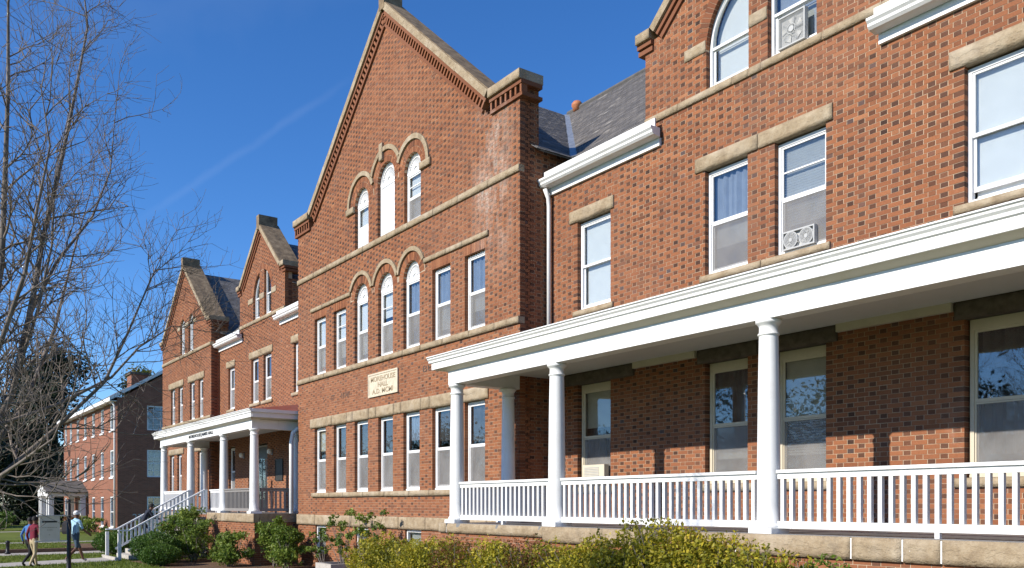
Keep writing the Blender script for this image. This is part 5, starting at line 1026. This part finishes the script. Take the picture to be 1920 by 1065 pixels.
# ---------------------------------------------------------------- people
for nm, c, ro in (('skin_brown', (0.13, 0.065, 0.04), .5), ('hair_black', (0.012, 0.010, 0.010), .7), ('shirt_blue', (0.05, 0.15, 0.36), .85), ('shirt_maroon', (0.15, 0.012, 0.028), .85), ('trousers_black', (0.014, 0.014, 0.017), .85), ('trousers_khaki', (0.42, 0.33, 0.20), .85),
                  ('shirt_pale_blue', (0.34, 0.55, 0.68), .85), ('shorts_slate', (0.05, 0.085, 0.12), .85), ('shirt_navy', (0.018, 0.022, 0.035), .85), ('shoe_dark', (0.02, 0.02, 0.02), .6), ('shoe_grey', (0.35, 0.36, 0.38), .6), ('cap_white', (0.75, 0.75, 0.74), .8), ('shirt_white', (0.7, 0.7, 0.7), .85)): plain(nm, c, ro, .12, 14)
def person(label, loc, head_deg, pose, top, legs, shoe='shoe_dark', bare=False, cap=None, height=1.72, skin='skin_brown', group=None, z0=0.0):
    J = dict(pel=(0, 0, .93), sp=(0, .02, 1.12), ch=(0, .04, 1.34), nk=(0, .05, 1.49), hb=(0, .07, 1.565), ht=(0, .075, 1.66), sL=(-.185, .03, 1.405), sR=(.185, .03, 1.405), hL=(-.09, 0, .88), hR=(.09, 0, .88))
    J.update(pose)
    E = [('pel', 'sp', 't'), ('sp', 'ch', 't'), ('ch', 'nk', 't'), ('nk', 'hb', 's'), ('hb', 'ht', 's')]
    for s in 'LR': E += [('ch', 's' + s, 't'), ('s' + s, 'e' + s, 't'), ('e' + s, 'w' + s, 'a'), ('w' + s, 'p' + s, 's'), ('pel', 'h' + s, 'l'), ('h' + s, 'k' + s, 'l'), ('k' + s, 'a' + s, 'c'), ('a' + s, 't' + s, 'f')]
    R = dict(pel=(.150, .115), sp=(.135, .10), ch=(.155, .11), nk=(.055, .055), hb=(.075, .085), ht=(.082, .095), s=(.062, .062), e=(.045, .045), w=(.030, .030), p=(.040, .022), h=(.095, .09), k=(.062, .062), a=(.042, .042), t=(.046, .032))
    for s in 'LR':
        w = Vector(J['w' + s]); e = Vector(J['e' + s]); J['p' + s] = tuple(w + (w - e).normalized() * .075); a = Vector(J['a' + s]); J['t' + s] = J.get('t' + s) or tuple(a + Vector((0, .15, -.045)))
    keys = list(J); idx = {k: i for i, k in enumerate(keys)}
    me = bpy.data.meshes.new('b'); me.from_pydata([J[k] for k in keys], [(idx[a], idx[b]) for a, b, _ in E], []); ob = bpy.data.objects.new('b', me); COL.objects.link(ob)
    ob.modifiers.new('s', 'SKIN'); sub = ob.modifiers.new('u', 'SUBSURF'); sub.levels = 2; sub.render_levels = 2
    for k, i in idx.items():
        rr = R.get(k) or R[k[0]]; sv = me.skin_vertices[0].data[i]; sv.radius = rr; sv.use_root = (k == 'pel')
    bpy.context.view_layer.update(); ev = bpy.data.meshes.new_from_object(ob.evaluated_get(bpy.context.evaluated_depsgraph_get())); bpy.data.objects.remove(ob)
    V = [v.co.copy() for v in ev.vertices]; F = [tuple(p.vertices) for p in ev.polygons]; bpy.data.meshes.remove(ev)
    slot = {'t': 0, 'a': 0 if not bare else 2, 'l': 1, 'c': 1 if not bare else 2, 'f': 3, 's': 2}; mi = []
    segs = [(Vector(J[a]), Vector(J[b]), slot[c]) for a, b, c in E]
    for f in F:
        c = sum((V[i] for i in f), Vector()) / len(f); best = 9; bm = 0
        for a, b, s in segs:
            d = b - a; t = max(0, min(1, (c - a).dot(d) / max(1e-9, d.length_squared))); ds = (c - (a + d * t)).length
            if ds < best: best, bm = ds, s
        if bm == 0 and c.z < J['pel'][2] + .01 and abs(c.x) < .2: bm = 1
        mi.append(bm)
    base_n = len(V)
    fm = MB()                                              # fingers and thumb rooted in the palm
    for s, sg in (('L', -1), ('R', 1)):
        w = Vector(J['w' + s]); p = Vector(J['p' + s]); d = (p - w).normalized(); fwd = Vector((0, 1, 0)); fwd = (fwd - d * fwd.dot(d)).normalized(); inn = d.cross(fwd) * sg
        for k, L in enumerate((.062, .072, .068, .052)):
            q = p + fwd * (.026 - .017 * k) - d * .01; m = q + d * L * .5 + inn * .006; fm.tube([q, m, m + d * L * .4 + inn * .02], [.0092, .0085, .0065], 6)
        q = w + d * .03 + fwd * .028; fm.tube([q, q + d * .025 + fwd * .022, q + d * .055 + fwd * .026], [.0105, .0095, .007], 6)
    hd = Vector(J['hb']).lerp(Vector(J['ht']), .5)         # nose and ears
    fm.tube([hd + Vector((0, .085, .02)), hd + Vector((0, .108, -.012)), hd + Vector((0, .088, -.02))], [.008, .014, .010], 6)
    for sg in (-1, 1): fm.tube([hd + Vector((sg * .078, -.005, .03)), hd + Vector((sg * .094, -.012, .01)), hd + Vector((sg * .080, -.005, -.025))], [.008, .012, .008], 6)
    V += [Vector(v) for v in fm.v]; F += [tuple(i + base_n for i in f) for f in fm.f]; mi += [2] * len(fm.f)
    sc = height / 1.76; rot = Matrix.Rotation(math.radians(head_deg), 3, 'Z'); W = lambda v: Vector((loc[0], loc[1], 0)) + rot @ (Vector(v) * sc) + Vector((0, 0, G + z0))
    o = mesh_obj('person', [W(v) for v in V], F, None, mats=[top, legs, skin, shoe], mi=mi, smooth=True, origin=(loc[0], loc[1], z0)); tag(o, label, 'person', group)
    hm = MB(); cz = hd + Vector((0, -.012, .035))          # hair or cap shell with a hairline
    nn = 14; rings = [(.0, .118), (.05, .108), (.084, .072), (.096, .028), (.098, -.02)]
    HV = [tuple(W(cz + Vector((rr * math.cos(6.2832 * k / nn), rr * 1.12 * math.sin(6.2832 * k / nn), zz if math.sin(6.2832 * k / nn) < .35 or zz > .02 else max(zz, .04))))) for rr, zz in rings for k in range(nn)]
    HF = [(i * nn + k, i * nn + (k + 1) % nn, (i + 1) * nn + (k + 1) % nn, (i + 1) * nn + k) for i in range(len(rings) - 1) for k in range(nn)]
    mesh_obj('cap' if cap else 'hair', HV, HF, cap or 'hair_black', o, smooth=True)
    if cap:
        b = [W(cz + Vector((x, y, z))) for x, y, z in ((-.07, .08, .035), (.07, .08, .035), (.055, .18, .018), (-.055, .18, .018), (-.07, .08, .045), (.07, .08, .045), (.055, .18, .026), (-.055, .18, .026))]; MB().hexa(b).build('cap_brim', cap, o)
    em = MB()
    for sg in (-1, 1): em.lathe(0, 0, [(.001, -.009), (.009, -.004), (.009, .004), (.001, .009)], 6)
    Ve = [tuple(W(Vector(v) + hd + Vector(((-1 if i < len(em.v) // 2 else 1) * .032, .082, .018)))) for i, v in enumerate(em.v)]; mesh_obj('eyes', Ve, em.f, 'hair_black', o)
    return o
walk = lambda st=.32, arm=.2: dict(kL=(-.10, st * .65, .50), aL=(-.10, st, .085), kR=(.10, -.02, .48), aR=(.10, -st * 1.15, .13), tR=(.10, -st * 1.15 + .12, .035), eL=(-.23, -arm * .6, 1.13), wL=(-.24, -arm * .6 + .08, .90), eR=(.23, arm * .5, 1.14), wR=(.22, arm + .16, .96))
person('person in bright blue top and black trousers walking on the path', (-33.55, 4.1), 33, walk(.30), 'shirt_blue', 'trousers_black', height=1.66)
person('person in maroon jacket and khaki trousers walking on the path', (-32.85, 4.15), 33, walk(.20, .12), 'shirt_maroon', 'trousers_khaki', height=1.70)
person('person in shorts and pale cap striding towards the steps', (-35.0, 5.75), 30, walk(.40), 'shirt_pale_blue', 'shorts_slate', 'shoe_grey', bare=True, cap='cap_white', height=1.86)
climb = dict(pel=(0, 0, .93), sp=(0, .10, 1.11), ch=(0, .22, 1.30), nk=(0, .31, 1.42), hb=(0, .36, 1.48), ht=(0, .39, 1.57), sL=(-.185, .22, 1.36), sR=(.185, .22, 1.36), kL=(-.10, .30, .66), aL=(-.10, .20, .27), kR=(.10, .08, .49), aR=(.10, -.08, .09), eL=(-.25, .38, 1.14), wL=(-.25, .60, 1.12), eR=(.26, .36, 1.10), wR=(.25, .56, 1.05), tL=(-.10, .35, .225))
person('person in dark clothes climbing the steps bent forward', (-36.3, 8.35), 4, climb, 'shirt_navy', 'trousers_black', height=1.70, z0=.50)
stand = dict(kL=(-.10, .03, .49), aL=(-.10, 0, .085), kR=(.10, .03, .49), aR=(.11, .02, .085), eL=(-.24, 0, 1.14), wL=(-.23, .10, .92), eR=(.24, .02, 1.14), wR=(.22, .16, .94))
person('person in white top standing on the porch by the door', (-34.9, 12.3), 160, stand, 'shirt_white', 'trousers_black', height=1.72, z0=EYE + LF)
bp = MB(); c_ = Vector((-34.93, 5.62, G)); fwd = Vector((-.5, .866, 0)); sd = Vector((.866, .5, 0))
for zz, w, dp in ((1.02, .15, .10), (1.12, .17, .14), (1.40, .16, .12), (1.50, .10, .07)): bp.v += [tuple(c_ - fwd * (.14 + dp) + sd * w * a + Vector((0, 0, zz))) for a in (-1, 1)] + [tuple(c_ - fwd * .13 + sd * w * a + Vector((0, 0, zz))) for a in (1, -1)]
for i in range(3): bp.f += [(i * 4 + k, i * 4 + (k + 1) % 4, i * 4 + 4 + (k + 1) % 4, i * 4 + 4 + k) for k in range(4)]
bp.f += [(3, 2, 1, 0), (12, 13, 14, 15)]
bk = tag(bp.build('backpack', 'trousers_black'), 'black backpack on the striding person in shorts', 'backpack')

# ---------------------------------------------------------------- small things
sg = empty('post_sign', (-26.5, 4.2, 0), 'tan notice board hung from a black iron post by the path', 'sign')
MB().lathe(-26.5, 4.2, [(.10, G), (.10, G + .25), (.065, G + .3), (.055, G + .6), (.05, 0.0), (.03, 0.02), (.06, 0.07), (.03, 0.13)], 14).build('post', 'black_iron', sg, smooth=True)
bd = MB().box(-26.53, -26.49, 3.48, 3.98, -.98, -.33).build('board', 'sign_tan', sg)
MB().box(-26.55, -26.47, 3.42, 4.2, -.335, -.30).build('top_arm', 'sign_edge', sg); MB().box(-26.55, -26.47, 3.38, 4.2, -1.02, -.985).build('bottom_arm', 'sign_edge', sg)
MB().box(-26.489, -26.486, 3.55, 3.91, -.50, -.455).build('heading_bar', 'letter_black', bd)
mk = MB(); random.seed(3)
for zz, w in ((-.635, .36), (-.70, .12), (-.83, .03)):
    y = 3.73 - w / 2
    while y < 3.73 + w / 2:
        q = random.uniform(.012, .03); mk.box(-26.489, -26.487, y, y + q, zz - .009, zz + .009); y += q + random.uniform(.006, .018)
mk.build('small_print', 'letter_brown', bd, kind='stuff')
bo = MB(); bo.lathe(-42.0, 4.35, [(.11, G), (.11, G + .08), (.07, G + .10), (.07, G + .46), (.09, G + .48), (.085, G + .53), (.03, G + .58)], 16); tag(bo.build('bollard', 'black_iron', smooth=True), 'short black bollard beside the brick kerb', 'bollard')
def fan_unit(name, label, x0, x1, z0, z1, y, hubs):
    o = empty(name, ((x0 + x1) / 2, y, z0 + EYE), label, 'window fan'); ob = MB(); rect_frame(ob, x0, x1, y - .05, y + .05, z0, z1, .025).build('casing', 'plastic_white', o)
    MB().box(x0 + .02, x1 - .02, y + .01, y + .02, z0 + .02, z1 - .02).build('back_grille', 'shade_grey', o)
    for cx, cz, R in hubs:
        g = MB()
        for f in ((.25, .45, .62, .78, .92, 1.0) if len(hubs) > 1 else (.16, .34)): g.add(*ring_pieces(cx, cz, R * f - .005, R * f + .005, 0, 360, 24, y - .048, y - .038, 0))
        if len(hubs) == 1:
            for k in range(22): xx = x0 + .03 + (x1 - x0 - .06) * k / 21; g.box(xx - .0035, xx + .0035, y - .040, y - .034, z0 + .025, z1 - .025)
        for k in range(16 if len(hubs) > 1 else 0): a = math.pi * 2 * k / 16; g.bar((cx + .2 * R * math.cos(a), y - .036, cz + .2 * R * math.sin(a)), (cx + R * math.cos(a), y - .036, cz + R * math.sin(a)), (0, 1, 0), .006, .006)
        g.build('guard', 'plastic_white', o, kind='stuff'); MB().add(*ring_pieces(cx, cz, .001, R * .2, 0, 360, 16, y - .05, y - .03, 0)).build('hub', 'plastic_white', o)
        bl = MB()
        for k in range(5): a = math.pi * 2 * k / 5; bl.hexa([(cx + R * .2 * math.cos(a), y - .02, cz + R * .2 * math.sin(a)), (cx + R * .2 * math.cos(a + .5), y, cz + R * .2 * math.sin(a + .5)), (cx + R * .2 * math.cos(a + .5), y + .003, cz + R * .2 * math.sin(a + .5)), (cx + R * .2 * math.cos(a), y - .017, cz + R * .2 * math.sin(a)), (cx + R * .9 * math.cos(a), y - .025, cz + R * .9 * math.sin(a)), (cx + R * .9 * math.cos(a + .8), y, cz + R * .9 * math.sin(a + .8)), (cx + R * .9 * math.cos(a + .8), y + .003, cz + R * .9 * math.sin(a + .8)), (cx + R * .9 * math.cos(a), y - .022, cz + R * .9 * math.sin(a))])
        bl.build('blades', 'shade_grey', o, kind='stuff')
fan_unit('box_fan', 'square white box fan standing in the arched gable window', -9.79, -9.24, 7.93, 8.48, DW + 0.085, [(-9.515, 8.205, .25)])
fan_unit('twin_fan', 'white twin-bladed fan set in the paired upstairs window', -9.70, -9.05, 4.40, 4.72, DW + 0.085, [(-9.53, 4.56, .14), (-9.22, 4.56, .14)])
ac = empty('air_conditioner', (-14.6, DW + 0.03, 0.46 + EYE), 'cream air conditioner filling the foot of the porch window', 'air conditioner'); MB().box(-14.95, -14.25, DW - 0.04, DW + 0.088, 0.46, 0.86).build('casing', 'shade_cream', ac)
gr = MB()
for k in range(9): gr.box(-14.90, -14.42, DW - 0.05, DW - 0.041, 0.51 + k * .035, 0.525 + k * .035)
gr.build('louvres', 'plastic_white', ac, kind='stuff')
cs = empty('caution_sign', (-35.6, 12.45, EYE + LF), 'yellow folding floor sign standing in the doorway', 'floor sign')
for s in (-1, 1): MB().hexa([(-35.75, 12.45 + s * .16, LF), (-35.45, 12.45 + s * .16, LF), (-35.45, 12.45 + s * .18, LF), (-35.75, 12.45 + s * .18, LF), (-35.70, 12.45 + s * .005, LF + .62), (-35.50, 12.45 + s * .005, LF + .62), (-35.50, 12.45 + s * .025, LF + .62), (-35.70, 12.45 + s * .025, LF + .62)]).build('panel', 'caution_yellow', cs)
